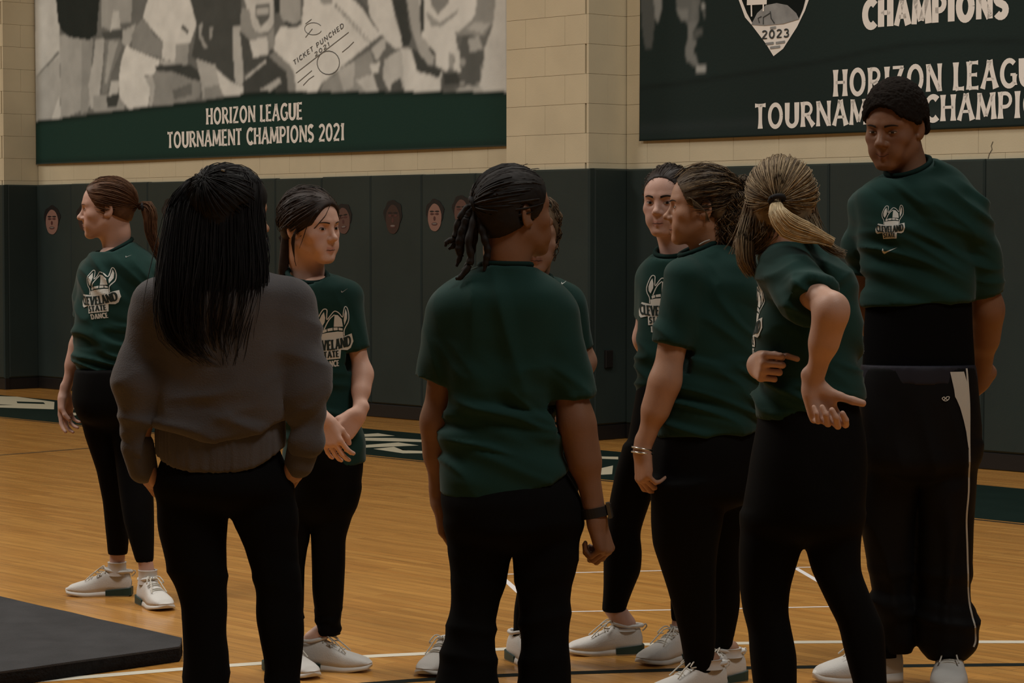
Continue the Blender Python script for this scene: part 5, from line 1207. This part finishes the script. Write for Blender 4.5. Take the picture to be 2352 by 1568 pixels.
o, V, Q = tee(P, [(362, 2092, 2136), (376, 2062, 2184), (396, 2034, 2208), (410, 2004, 2222), (432, 1970, 2238), (480, 1966, 2246), (540, 1974, 2240), (600, 1984, 2234), (650, 1984, 2232), (705, 1978, 2234), (725, 1978, 2234)], .60,
          [(P.J(1996, 490, .06), P.J(1982, 560, .12), P.J(1990, 640, .16), .064, .058, .054), (P.J(2220, 494, -.01), P.J(2246, 575, .02), P.J(2261, 672, .05), .070, .064, .056)], P.J(2086, 384, .0), ((1960, 704), (2240, 690)), neck_r=.070, collar_axis=(-.36, -.34, 1),
          comps=[((.35, 0, 1), .040, .25, .008, band(z_h - .05, z_h + .28, .1), 3), ((.6, .1, .8), .055, .25, .007, band(z_h + .12, z_h + .40, .08), 5)])
bv = bvh_of(V, Q); Ux = (.93, -.36, .04)
emblem(P, o, bv, P.J(2036, 508, -.15), Ux, (-.03, .06, 1), .093, dance=False); tick(P, o, bv, P.J(2018, 579, -.15), Ux, (-.04, .05, 1), .046)
z_k = P.J(0, 1500)[2]
po, V, Q = pants(P, [(838, 1980, 2238), (870, 1976, 2244), (930, 1974, 2249), (1000, 1974, 2250), (1060, 1974, 2248)],
      [legrows([(1020, 1976, 2120), (1120, 1978, 2108), (1200, 1980, 2104), (1350, 1994, 2100), (1430, 2010, 2102), (1470, 2024, 2104), (1492, 2034, 2098), (1500, 2040, 2090)], 0, d1 * .7), legrows([(1020, 2106, 2250), (1120, 2104, 2246), (1200, 2103, 2240), (1340, 2102, 2236), (1408, 2101, 2240), (1446, 2101, 2250), (1472, 2103, 2248), (1498, 2114, 2238), (1514, 2136, 2212)], 0, d2 * .7)], q_p=.70, q_l=.95, name='track_pants', m=NYLON, p=2.3,
      comps=[((0, 0, 1), .07, .3, .010, band(z_k, z_k + .28, .1), 9), ((1, 0, .15), .08, .5, .008, band(z_k, z_k + .8, .2), 4)])
bv = bvh_of(V, Q)
def strip_px(name, px, w, m, lift=.004, nrm_dir=(0, -1, 0)):
    pts = spline(np.array([P.J(*p) for p in px]), 50); d = Vector((0, 1, 0)); out = []
    for p in pts:
        h = bv.ray_cast(Vector(p) - d * .6, d); out.append(np.array(h[0]) - (0, lift, 0) if h[0] is not None else p)
    Vv, Qq = ribbon(np.array(out), w, nrm_dir); P.part(name, Vv, Qq, m, parent=po, smooth=False)
PIPE = mat('white_piping', (.50, .48, .43), .7)
strip_px('piping', [(2208, 842), (2210, 875), (2213, 930), (2213, 1040), (2215, 1120), (2213, 1180), (2217, 1250), (2222, 1335), (2228, 1390), (2238, 1440), (2241, 1470), (2236, 1485)], .0055, PIPE)
pan = [(2167, 849), (2201, 849), (2207, 870), (2212, 882), (2213, 900), (2213, 960), (2213, 1030), (2210, 1020), (2205, 985), (2199, 960), (2190, 930), (2182, 912), (2178, 905), (2176, 890)]
g2 = poly_fill([(x / 100, -y / 100) for x, y in pan], .08); out = []
for x, y in g2[0]:
    p = P.J(x * 100, -y * 100); h = bv.ray_cast(Vector(p) - Vector((0, .6, 0)), Vector((0, 1, 0))); out.append(np.array(h[0]) - (0, .003, 0) if h[0] is not None else p - (0, .14, 0))
P.part('side_panel', np.array(out), g2[1], PIPE, parent=po, smooth=False)
V2 = []
for k in range(2):
    mk = [(2147, 908), (2152, 905), (2155, 909), (2158, 905), (2164, 905), (2162, 911), (2156, 914), (2150, 912), (2147, 908)] if k == 0 else [(2151, 912), (2155, 909), (2160, 912)]
    strip_px('maker_mark', mk, .0022, PRINT)
band_rows = [(836, 1979, 2238.5), (880, 1975.5, 2245)]
V, Q = loft_mass(P, [(r[0], r[1] - 1.5, r[2] + 1.5) for r in band_rows], .705, .008); P.part('waistband', V, Q, mat('navy_band', (.010, .0095, .017), .7), parent=po)
hm = hair_mats('short_black', (.010, .0075, .006), (.016, .012, .010), .95, .08)
hair(P, hm, [hair_cap(P, .030, cut=((0, .150, -.026), (.093, .122, .116)), nape=-.030, bump=.0036, h=.0028, rad=(.062, .086, .082), k=.004)], [])
sock(P, ak1, ak1[2] + .06, .046, SOCKD); sock(P, ak2, ak2[2] + .05, .046, SOCKD)

# ---------------------------------------------------------------- 7: curly hair, profile to the left, arm hanging
P = Person(7.55, (1620, 1605), 'woman with highlighted curly hair in profile facing left, bracelets on her hanging arm')
ak1 = shoe(P, Fl(1640, 1592), Fl(1492, 1604)); ak2 = shoe(P, Fl(1690, 1562), Fl(1560, 1580)); d1, d2 = ak1[1] - P.D, ak2[1] - P.D
hp = P.J(1614, 476); A = frame_of(-93, -1)
f = head_field(P, hp, A, .99, P.J(1628, 586, .02), nose=1.05, neck_r=.055, jaw=1.05); hV, hQ = f.mesh(2)
wr = P.J(1474, 1035, -.12)
parts = [(hV, hQ), arm_mesh([P.J(1572, 645, -.12), P.J(1530, 868, -.145), wr], [.050, .041, .0250], dict(fwd=(.06, -.04, -1), back=(-.85, -.5, .05), right=False, curl=[(34, 40, 20), (40, 46, 22), (44, 50, 24), (46, 52, 24)], k=.98, thumb=(.9, .3, -.3))),
         arm_mesh([P.J(1600, 645, .15), P.J(1580, 850, .20), P.J(1560, 1030, .16)], [.055, .045, .026], dict(fwd=(0, 0, -1), back=(-.3, .9, 0), right=True, curl=[(30, 36, 20)] * 4, k=.98)),
         ankle(P.J(1608, 1535, d1), ak1, .037, .036), ankle(P.J(1660, 1495, d2), ak2, .024, .034),
         core(P, [(P.J(1630, 650), P.J(1630, 930), .12, .14), (P.J(1590, 1060, -.07), P.J(1570, 1310, d1 / 2), .08, .06), (P.J(1570, 1310, d1 / 2), P.J(1607, 1540, d1), .06, .036), (P.J(1665, 1060, .07), P.J(1655, 1310, d2 / 2), .08, .06), (P.J(1655, 1310, d2 / 2), P.J(1660, 1500, d2), .06, .036)])]
body(P, parts, SK_TAN); face_details(P, hV, hQ, BR_DARK, squint=.75)
sock(P, ak1, ak1[2] + .01, .040, SOCKW); sock(P, ak2, ak2[2] + .008, .040, SOCKW)
z_h = P.J(0, 990)[2]
o, V, Q = tee(P, [(562, 1592, 1676), (580, 1562, 1712), (604, 1544, 1734), (650, 1528, 1748), (720, 1522, 1750), (800, 1524, 1750), (880, 1518, 1750), (940, 1508, 1748), (985, 1504, 1748), (1010, 1504, 1748)], 1.05,
          [(P.J(1572, 640, -.12), P.J(1540, 790, -.14), .066, .054), (P.J(1600, 640, .15), P.J(1585, 790, .18), .068, .062)], P.J(1608, 570, .0), ((1490, 997), (1760, 984)), neck_r=.064, collar_axis=(-.42, -.08, 1),
          comps=[((.35, 0, 1), .036, .2, .009, band(z_h - .05, z_h + .26, .08), 3), ((.7, 0, .8), .06, .3, .006, band(z_h + .2, z_h + .55, .1), 5)])
pants(P, [(975, 1508, 1746), (1030, 1498, 1752), (1080, 1495, 1752), (1130, 1495, 1744)], [legrows([(1100, 1495, 1672), (1200, 1495, 1660), (1250, 1499, 1650), (1297, 1515, 1645), (1352, 1533, 1644), (1407, 1548, 1645), (1463, 1562, 1644), (1518, 1571, 1640), (1550, 1577, 1638)], -.07, d1), legrows([(1100, 1590, 1748), (1200, 1600, 1720), (1266, 1612, 1703), (1350, 1620, 1700), (1391, 1624, 1700), (1435, 1632, 1692), (1476, 1638, 1683), (1507, 1640, 1678)], .07, d2)], q_p=1.0, q_l=.95)
for dz, rr in ((0, .0305), (.008, .0315)):
    c = P.J(1475, 1030 + dz * 1200, -.12); ax = nrm((.18 - dz * 8, .05, 1)); e = nrm(np.cross(ax, (0, 1, 0))); g = np.cross(ax, e)
    V2, Q2, _ = tubes([[c + (e * math.cos(q) + g * math.sin(q)) * rr for q in np.linspace(0, 2 * math.pi, 31)]], .0030, 6); P.part('bracelet', V2, Q2, STEEL)
hm = hair_mats('highlighted_curls', (.028, .017, .010), (.25, .17, .09))
tie = (0, -.112, .050); tw = P.T(*tie)
curl_rows = [(440, 1640, 1716), (470, 1636, 1722), (510, 1634, 1722), (545, 1640, 1716), (575, 1658, 1712), (592, 1672, 1704)]
ch1 = loft_strands(P, curl_rows, .9, 760, n_pts=17, wob=.011, wl=16, fray=.014, depth_off=-.015)
wisp = np.array([spline([P.T(-.074, .05 - j * .006, .03), P.T(-.085, .03, .02 - j * .003), P.T(-.088, -.005, -.012), P.T(-.080, -.006 - j * .002, -.045)], 12) for j in range(9)])
hair(P, hm, [hair_cap(P, .012, nape=-.050), loft_mass(P, [(430, 1640, 1706), (470, 1640, 1712), (510, 1640, 1712), (550, 1648, 1706), (580, 1664, 1700)], .8, bump=.006)],
     [swept(P, tie, 560, .014, wob=.003, jit=.004), (ch1, {}), wisp, pony([tw, P.J(1704, 420), P.J(1716, 430), P.J(1712, 450)], 110, [.012, .020, .022, .014], wob=.012, wl=2.5)], r0=.0013, r1=.0006, power=2.2)
V2, Q2, _ = tubes([spline([P.J(1606, 562, -.11), P.J(1618, 555, -.11), P.J(1630, 551, -.10)], 8)], .0022, 5); P.part('strap', V2, Q2, PRINTG)

# ---------------------------------------------------------------- 8: blonde half-up hair, hands on hips
P = Person(6.33, (1850, 1815), 'woman with blonde half ponytail seen from behind, hand on hip, elbow bent towards the camera')
ak1 = shoe(P, Fl(1800, 1795), Fl(1690, 1850)); ak2 = shoe(P, Fl(2030, 1800), Fl(1930, 1860)); d1, d2 = ak1[1] - P.D, ak2[1] - P.D
hp = P.J(1797, 474); A = frame_of(172, 4, 3)
f = head_field(P, hp, A, .98, P.J(1812, 580, -.02), neck_r=.052, h=.0034); hV, hQ = f.mesh(2)
wr = P.J(1867, 886, -.24); fist = P.J(1770, 838, -.02)
parts = [(hV, hQ), arm_mesh([P.J(1798, 625, -.09), P.J(1912, 708, -.30), wr], [.043, .0345, .0215], dict(fwd=(.40, -.02, -.92), back=(-.15, .96, -.05), right=False, curl=[(40, 78, 45), (62, 80, 45), (74, 80, 45), (80, 80, 45)], k=1.0, thumb=(.72, .70, -.35), tcurl=-6), h=.0030),
         arm_mesh([P.J(1800, 625, .13), P.J(1800, 800, .27), P.J(1739, 838, -.03)], [.048, .040, .026], dict(fwd=(.10, -.99, .02), back=(-.98, -.12, .10), right=True, curl=[(70, 88, 50), (74, 90, 50), (78, 90, 50), (82, 90, 50)], k=1.0, thumb=(.62, .30, -.72), tcurl=20), h=.0030),
         core(P, [(P.J(1845, 640), P.J(1850, 900), .10, .12), (P.J(1790, 1080), P.J(1765, 1400, d1 / 3), .09, .065), (P.J(1765, 1400, d1 / 3), ak1, .065, .036), (P.J(1920, 1080), P.J(1950, 1400, d2 / 3), .09, .065), (P.J(1950, 1400, d2 / 3), ak2, .065, .036)])]
body(P, parts, SK_FAIR); face_details(P, hV, hQ, BR_BROWN)
z_h = P.J(0, 945)[2]
o, V, Q = tee(P, [(552, 1775, 1860), (566, 1756, 1892), (586, 1742, 1918), (640, 1740, 1954), (714, 1739, 1972), (780, 1740, 1974), (842, 1742, 1974), (898, 1741, 1978), (930, 1741, 1972), (965, 1741, 1962)], .80,
          [(P.J(1798, 622, -.08), P.J(1866, 690, -.22), .068, .066), (P.J(1800, 606, .13), P.J(1840, 730, .22), .072, .066)], P.J(1815, 560, -.01), ((1735, 960), (1985, 905)), neck_r=.060, collar_axis=(.0, .12, 1),
          comps=[((.5, .1, .85), .045, .22, .008, band(z_h - .05, z_h + .45, .1), 3), ((-.5, 0, .85), .03, .18, .0035, band(P.J(0, 700)[2], P.J(0, 560)[2], .05), 5), ((.2, 0, 1), .036, .2, .007, band(z_h - .05, z_h + .14, .05), 7)])
bv = bvh_of(V, Q)
emblem(P, o, bv, P.J(1728, 722, .01), (.10, -.995, 0), (0, 0, 1), .150)
z_k = P.J(0, 1420)[2]
pants(P, [(900, 1746, 1966), (950, 1742, 1976), (1000, 1734, 1988), (1050, 1724, 1992), (1100, 1717, 1991), (1150, 1708, 1988), (1200, 1702, 1982)],
      [legrows([(1180, 1704, 1852), (1257, 1697, 1842), (1308, 1697, 1826), (1352, 1699, 1814), (1405, 1706, 1810), (1450, 1719, 1819), (1505, 1722, 1830), (1568, 1729, 1830), (1700, 1760, 1830), (1775, 1775, 1825)], 0, d1, 2), legrows([(1180, 1842, 1984), (1257, 1850, 1976), (1311, 1864, 1977), (1394, 1904, 2010), (1436, 1926, 2030), (1491, 1938, 2034), (1568, 1959, 2037), (1700, 1985, 2042), (1775, 1995, 2040)], 0, d2, 2)], q_p=.80, q_l=.95)
hm = hair_mats('dark_blonde', (.115, .077, .044), (.42, .31, .18))
hp_m = hair_mats('pale_blonde', (.50, .37, .21), (.72, .58, .37), .5)
tw = P.J(1784, 462, -.115); tie = tuple(((tw - P.hp) @ P.A) / P.k)
low = loft_strands(P, [(430, 1726, 1862), (470, 1714, 1868), (510, 1708, 1874), (540, 1704, 1872), (562, 1702, 1830), (584, 1702, 1775)], .85, 800, jit=.008, fray=.014, n_pts=10)
lk = pony([P.J(1722, 500, -.02), P.J(1712, 550, -.05), P.J(1714, 600, -.06), P.J(1730, 634, -.06)], 240, [.020, .024, .020, .008], jit=.004)
rk = pony([P.J(1858, 500, -.07), P.J(1882, 545, -.10), P.J(1910, 572, -.12), P.J(1944, 586, -.13)], 70, [.02, .016, .010, .003], jit=.006)
hair(P, hm, [hair_cap(P, .014, nape=-.075), loft_mass(P, [(440, 1730, 1860), (480, 1718, 1864), (520, 1713, 1866), (545, 1710, 1850), (572, 1708, 1780)], .85, bump=.004)],
     [swept(P, tie, 900, .018, jit=.003), (low, {'vmax': .35}), (lk, {'vmax': .6}), (rk, {'vmax': .6})], r0=.0013, r1=.0005, power=1.3)
pt = pony([tw, P.J(1786, 490, -.15), P.J(1810, 520, -.155), P.J(1850, 535, -.15), P.J(1882, 545, -.145), P.J(1914, 558, -.14)], 650, [.011, .024, .032, .026, .014, .008], jit=.003, tip=.22, flatten=.6)
V2, Q2, idx = strands_mesh(pt, .0014, .0006); P.part('ponytail', V2, Q2, hp_m, {'var': (rng.random(len(pt)) ** 1.2)[idx]})
tie_ring(P, tw + (0, -.004, .004), (.15, -.5, -.8), .0165, .0075)

# ---------------------------------------------------------------- 2: long black hair and grey sweatshirt, from behind
P = Person(6.33, (520, 1820), 'woman with long black hair and dark grey sweatshirt, seen from behind')
ak1 = shoe(P, Fl(465, 1790), Fl(440, 1860), green=False); ak2 = shoe(P, Fl(650, 1790), Fl(680, 1860), green=False); d1, d2 = ak1[1] - P.D, ak2[1] - P.D
hp = P.J(527, 494); A = frame_of(128, 2)
f = head_field(P, hp, A, .99, P.J(515, 610, .0), neck_r=.052, h=.0034); hV, hQ = f.mesh(2)
wl, wr_ = P.J(322, 1042, -.02), P.J(694, 1032, -.02)
parts = [(hV, hQ), arm_mesh([P.J(366, 702, .0), P.J(318, 885, -.03), wl], [.040, .036, .026], dict(fwd=(.30, .25, -.92), back=(-.8, -.5, 0), right=False, curl=[(16, 20, 14)] * 4, k=.98)),
         arm_mesh([P.J(662, 702, .0), P.J(707, 888, -.03), wr_], [.040, .036, .026], dict(fwd=(-.35, .3, -.9), back=(.8, -.5, 0), right=True, curl=[(16, 20, 14)] * 4, k=.98)),
         core(P, [(P.J(515, 690), P.J(515, 1000), .12, .13), (P.J(450, 1140), P.J(462, 1450, d1 / 3), .09, .06), (P.J(462, 1450, d1 / 3), ak1, .06, .036), (P.J(600, 1140), P.J(640, 1450, d2 / 3), .09, .06), (P.J(640, 1450, d2 / 3), ak2, .06, .036)])]
body(P, parts, SK_TAN); face_details(P, hV, hQ, BR_DARK)
z_b = P.J(0, 1000)[2]
pants(P, [(1000, 384, 634, 0, .58), (1040, 376, 644, 0, .60), (1070, 364, 660, 0, .62), (1095, 355, 668), (1125, 356, 673)],
      [legrows([(1120, 356, 520), (1165, 360, 526), (1200, 366, 524), (1292, 382, 519), (1332, 395, 520), (1390, 416, 522), (1450, 420, 517), (1503, 421, 525), (1568, 424, 524), (1700, 410, 528), (1800, 395, 535)], 0, d1, 2), legrows([(1120, 520, 672), (1165, 526, 680), (1200, 534, 683), (1240, 551, 687), (1305, 580, 690), (1358, 589, 691), (1411, 589, 696), (1450, 596, 699), (1524, 609, 694), (1568, 611, 691), (1700, 605, 700), (1800, 595, 715)], 0, d2, 2)], q_p=.68, q_l=.85, name='flared_pants', m=FLARE,
      comps=[((.2, 0, 1), .08, .3, .004, band(-.1, .8, .1), 9)])
o, V, Q = tee(P, [(606, 470, 566), (620, 430, 604), (636, 385, 648), (660, 352, 682), (700, 346, 690), (780, 352, 684), (860, 360, 676), (920, 360, 668), (955, 352, 668), (985, 346, 668), (1000, 356, 660), (1020, 358, 657), (1040, 360, 657), (1085, 372, 652)], .70,
          [(P.J(366, 702, .0), P.J(316, 880, -.03), P.J(324, 1024, -.02), .074, .058, .050), (P.J(662, 702, .0), P.J(708, 885, -.03), P.J(698, 1010, -.02), .074, .058, .050)], P.J(518, 612, .0), ((250, 1066), (330, 1066), (352, 962), (400, 978), (480, 1003), (560, 996), (640, 965), (664, 952), (676, 1060), (780, 1060)), name='sweatshirt', m=SWEAT, neck_r=.062, rib=SWEAT, hollow=False, p=2.4,
          comps=[((.5, .1, .8), .075, .3, .006, band(z_b - .02, z_b + .34, .1), 3), ((.15, 0, 1), .05, .25, .006, band(z_b - .08, z_b + .08, .04), 6), ((-.3, 0, 1), .06, .2, .005, band(P.J(0, 1040)[2], P.J(0, 830)[2], .08), 8)])
bV, bQ = loft_mass(P, [(930, 366, 650), (960, 360, 655), (1006, 358, 658), (1030, 359, 657), (1056, 362, 654), (1090, 370, 648)], .70, .006, p=2.4, hem=((340, 1030), (358, 1040), (390, 1060), (429, 1073), (504, 1079), (560, 1074), (599, 1064), (640, 1036), (670, 1010))); bV = folds(bV, bQ, [((1, 0, 0), .009, .4, .0016, None, 3)]); P.part('waist_rib', bV, bQ, SWEAT, parent=o)
for c, dpt in ((P.J(320, 1042, -.02), (.22, .1, -1)), (P.J(696, 1030, -.02), (-.28, .1, -1))):
    d_ = nrm(dpt); f = Field(c - .12, c + .12, .005); f.cap(c - d_ * .02, c + d_ * .04, .043, .038, .01); cV, cQ = f.mesh(2); P.part('cuff', cV, cQ, SWEAT, parent=o)
hm = hair_mats('long_black', (.0050, .0042, .0042), (.012, .010, .010), .6)
rows = [(384, 492, 566), (394, 462, 582), (412, 434, 597), (445, 404, 598), (480, 388, 597), (540, 380, 600), (600, 374, 604), (640, 371, 603), (700, 372, 590), (740, 380, 574), (780, 398, 562), (815, 440, 552), (838, 480, 540)]
mass_rows = [(402, 456, 584, -.012, .55), (440, 410, 594, -.02, .50), (480, 394, 596, -.03, .46), (540, 386, 598, -.05, .40), (600, 380, 598, -.07, .34), (640, 378, 596, -.085, .30), (700, 380, 582, -.095, .26), (740, 390, 566, -.10, .24), (780, 412, 554, -.10, .22), (815, 456, 540, -.10, .2)]
srow = [(r[0], r[1], r[2], dd, qq) for r, dd, qq in zip(rows, [-.0, -.008, -.015, -.02, -.03, -.05, -.07, -.085, -.095, -.10, -.10, -.10, -.10], [.8, .75, .6, .52, .48, .42, .36, .32, .28, .26, .24, .22, .22])]
ls = loft_strands(P, srow, .5, 1250, n_pts=12, jit=.012, fray=.012, th=(math.pi * .93, 2.07 * math.pi))
tp = swept(P, (0.02, -.085, .085), 420, .016, jit=.003)
lft = pony([P.J(396, 520, -.06), P.J(384, 620, -.09), P.J(374, 690, -.10), P.J(382, 740, -.10)], 60, [.018, .020, .016, .006], jit=.006)
rgt = pony([P.J(596, 470, -.02), P.J(604, 540, -.03), P.J(606, 600, -.06), P.J(590, 700, -.10)], 60, [.012, .012, .012, .005], wob=.004, wl=1.5)
hair(P, hm, [hair_cap(P, .017, nape=-.09, cut=((.0, .137, -.028), (.085, .122, .108))), loft_mass(P, mass_rows, .5, .006, bump=.004)], [(ls, {}), tp, lft, rgt], r0=.0013, r1=.0005)
V2, Q2, _ = tubes([[P.T(.045, -.055, .112), P.T(.052, -.048, .110)]], .0035, 8); P.part('hair_clip', V2, Q2, STEEL)

# ---------------------------------------------------------------- 4: braids, from behind
P = Person(6.33, (1170, 1815), 'woman with short dark braids tied back and wristwatch, seen from behind at centre')
ak1 = shoe(P, Fl(1075, 1790), Fl(1040, 1860)); ak2 = shoe(P, Fl(1250, 1790), Fl(1280, 1860)); d1, d2 = ak1[1] - P.D, ak2[1] - P.D
hp = P.J(1178, 489); A = frame_of(124, -4)
f = head_field(P, hp, A, .99, P.J(1165, 620, -.01), neck_r=.055, h=.0030, nose=1.15); hV, hQ = f.mesh(2)
wrt = P.J(1370, 1190, -.03); wl = P.J(1010, 1150, .06)
parts = [(hV, hQ), arm_mesh([P.J(1278, 732), P.J(1322, 960, -.02), wrt], [.048, .041, .0255], dict(fwd=(.28, .0, -.95), back=(.85, -.45, .25), right=True, curl=[(58, 74, 40), (64, 78, 42), (68, 80, 42), (70, 80, 42)], k=1.0, thumb=(.88, .18, -.42), tcurl=20), h=.0030),
         arm_mesh([P.J(1036, 732), P.J(1004, 960, .02), wl], [.044, .036, .0245], dict(fwd=(.16, .1, -1), back=(-.9, .1, 0), right=False, curl=[(18, 24, 14), (20, 28, 16), (22, 30, 16), (24, 30, 16)], k=1.0), h=.0034),
         core(P, [(P.J(1160, 700), P.J(1165, 1050), .12, .13), (P.J(1100, 1190), P.J(1090, 1430, d1 / 3), .09, .06), (P.J(1090, 1430, d1 / 3), ak1, .06, .036), (P.J(1240, 1190), P.J(1250, 1430, d2 / 3), .09, .06), (P.J(1250, 1430, d2 / 3), ak2, .06, .036)])]
body(P, parts, SK_BROWN); face_details(P, hV, hQ, BR_DARK)
z_h = P.J(0, 1130)[2]
o, V, Q = tee(P, [(606, 1118, 1214), (618, 1085, 1240), (640, 1042, 1282), (668, 1008, 1306), (700, 996, 1312), (760, 1006, 1304), (835, 1016, 1290), (920, 1018, 1282), (956, 1018, 1281), (1017, 1014, 1288), (1070, 1011, 1304), (1120, 1011, 1308), (1150, 1011, 1308)], .66,
          [(P.J(1036, 728), P.J(1000, 874, .01), .056, .052), (P.J(1278, 728), P.J(1316, 914, -.01), .062, .056)], P.J(1161, 612, .0), ((1000, 1128), (1050, 1140), (1150, 1142), (1193, 1134), (1250, 1108), (1312, 1074)), neck_r=.064, collar_axis=(.0, .06, 1),
          comps=[((.12, 0, 1), .030, .22, .010, band(z_h + .10, z_h + .26, .04), 3), ((.35, 0, 1), .05, .3, .006, band(z_h - .02, z_h + .14, .05), 7), ((1, 0, .25), .07, .4, .006, band(z_h + .2, z_h + .6, .1), 5), ((.7, 0, .7), .05, .25, .006, band(z_h + .15, z_h + .40, .08), 11)])
pants(P, [(1050, 1034, 1280, 0, .55), (1085, 1022, 1302, 0, .58), (1115, 1016, 1322, 0, .64), (1150, 1012, 1337), (1185, 1017, 1337), (1212, 1022, 1335)],
      [legrows([(1200, 1020, 1178), (1220, 1023, 1178), (1266, 1032, 1174), (1333, 1039, 1161), (1388, 1034, 1149), (1440, 1026, 1138), (1489, 1014, 1140), (1568, 998, 1144), (1700, 975, 1152), (1800, 960, 1160)], 0, d1, 2), legrows([(1200, 1178, 1336), (1220, 1178, 1335), (1266, 1178, 1330), (1311, 1182, 1321), (1366, 1187, 1313), (1435, 1191, 1308), (1475, 1195, 1305), (1568, 1189, 1309), (1700, 1182, 1325), (1800, 1176, 1340)], 0, d2, 2)], q_p=.70, q_l=.9, name='flared_pants', m=FLARE, comps=[((.2, 0, 1), .09, .3, .003, band(-.1, .8, .1), 9)])
hm = hair_mats('braids', (.0085, .0062, .0052), (.020, .015, .012), .65)
tw = P.J(1086, 470, -.045); tie = tuple(((tw - P.hp) @ P.A) / P.k)
ropes = []
for pth, r in (([(1090, 472), (1070, 480), (1052, 510), (1044, 545), (1028, 555), (1022, 566)], .0085), ([(1090, 474), (1066, 492), (1048, 530), (1044, 560), (1030, 572)], .009), ([(1088, 476), (1072, 500), (1058, 540), (1054, 575), (1062, 590)], .011), ([(1090, 478), (1086, 510), (1076, 555), (1082, 590), (1076, 612), (1058, 636), (1046, 640)], .0095),
               ([(1092, 478), (1094, 515), (1088, 560), (1078, 600), (1062, 622)], .009), ([(1094, 478), (1104, 510), (1112, 545), (1120, 575), (1116, 600), (1112, 622)], .010), ([(1094, 476), (1110, 500), (1124, 530)], .011), ([(1090, 474), (1076, 490), (1064, 520), (1062, 552), (1056, 590), (1048, 612)], .009), ([(1092, 476), (1080, 505), (1066, 535), (1052, 556), (1056, 586)], .010)):
    dd = rng.uniform(-.03, .02); ropes.append(rope([P.J(x, y, -.045 + dd * min(1, i / 2)) for i, (x, y) in enumerate(pth)], r, 46))
sw = swept(P, tie, 200, .012, jit=.0012)
hair(P, hm, [hair_cap(P, .013, nape=-.062, bump=.0012)] + ropes, [(sw, {'r0': .0030}), np.array([spline([P.T(.02 * math.cos(j), .02 + .012 * j, .116 - .003 * j), P.T(.022 * math.cos(j * 2), .03 + .012 * j, .122 - .004 * j), P.T(.03 * math.cos(j * 2), .035 + .012 * j, .124 - .005 * j)], 8) for j in range(5)])], r0=.0015)
tie_ring(P, tw, (-.9, -.1, -.3), .017, .007)
c = P.J(1366, 1176, -.028); ax = nrm((.20, -.02, -.98)); e = nrm(np.cross(ax, (0, 1, 0))); g = np.cross(ax, e)
V2 = []; an = np.linspace(0, 2 * math.pi, 29)[:-1]
for s, rr in ((-.0125, .0325), (-.0125, .0360), (.0125, .0360), (.0125, .0325)): V2 += [c + ax * s + (e * math.cos(q) + g * math.sin(q) * .92) * rr for q in an]
i = np.arange(112).reshape(4, 28); nx = np.roll(i, -1, 1); Q2 = np.vstack([np.stack([i[a], nx[a], nx[(a + 1) % 4], i[(a + 1) % 4]], -1) for a in range(4)])
wo = P.part('watch_strap', np.array(V2), Q2, mat('watch_strap', (.012, .011, .011), .6), smooth=False)
ce = c + np.array((.0370, -.006, .006)); V2, Q2 = box_vf(ce, g, nrm((1, -.2, .25)), ax, .017, .006, .020, .003); P.part('watch_case', V2, Q2, mat('watch_case', (.10, .10, .10), .3, .5, metal=.8), parent=wo, smooth=False)
V2, Q2 = box_vf(ce + nrm((1, -.2, .25)) * .0065, g, nrm((1, -.2, .25)), ax, .0135, .0012, .0165, .0006); P.part('watch_glass', V2, Q2, mat('watch_glass', (.01, .01, .012), .1, .6), parent=wo, smooth=False)
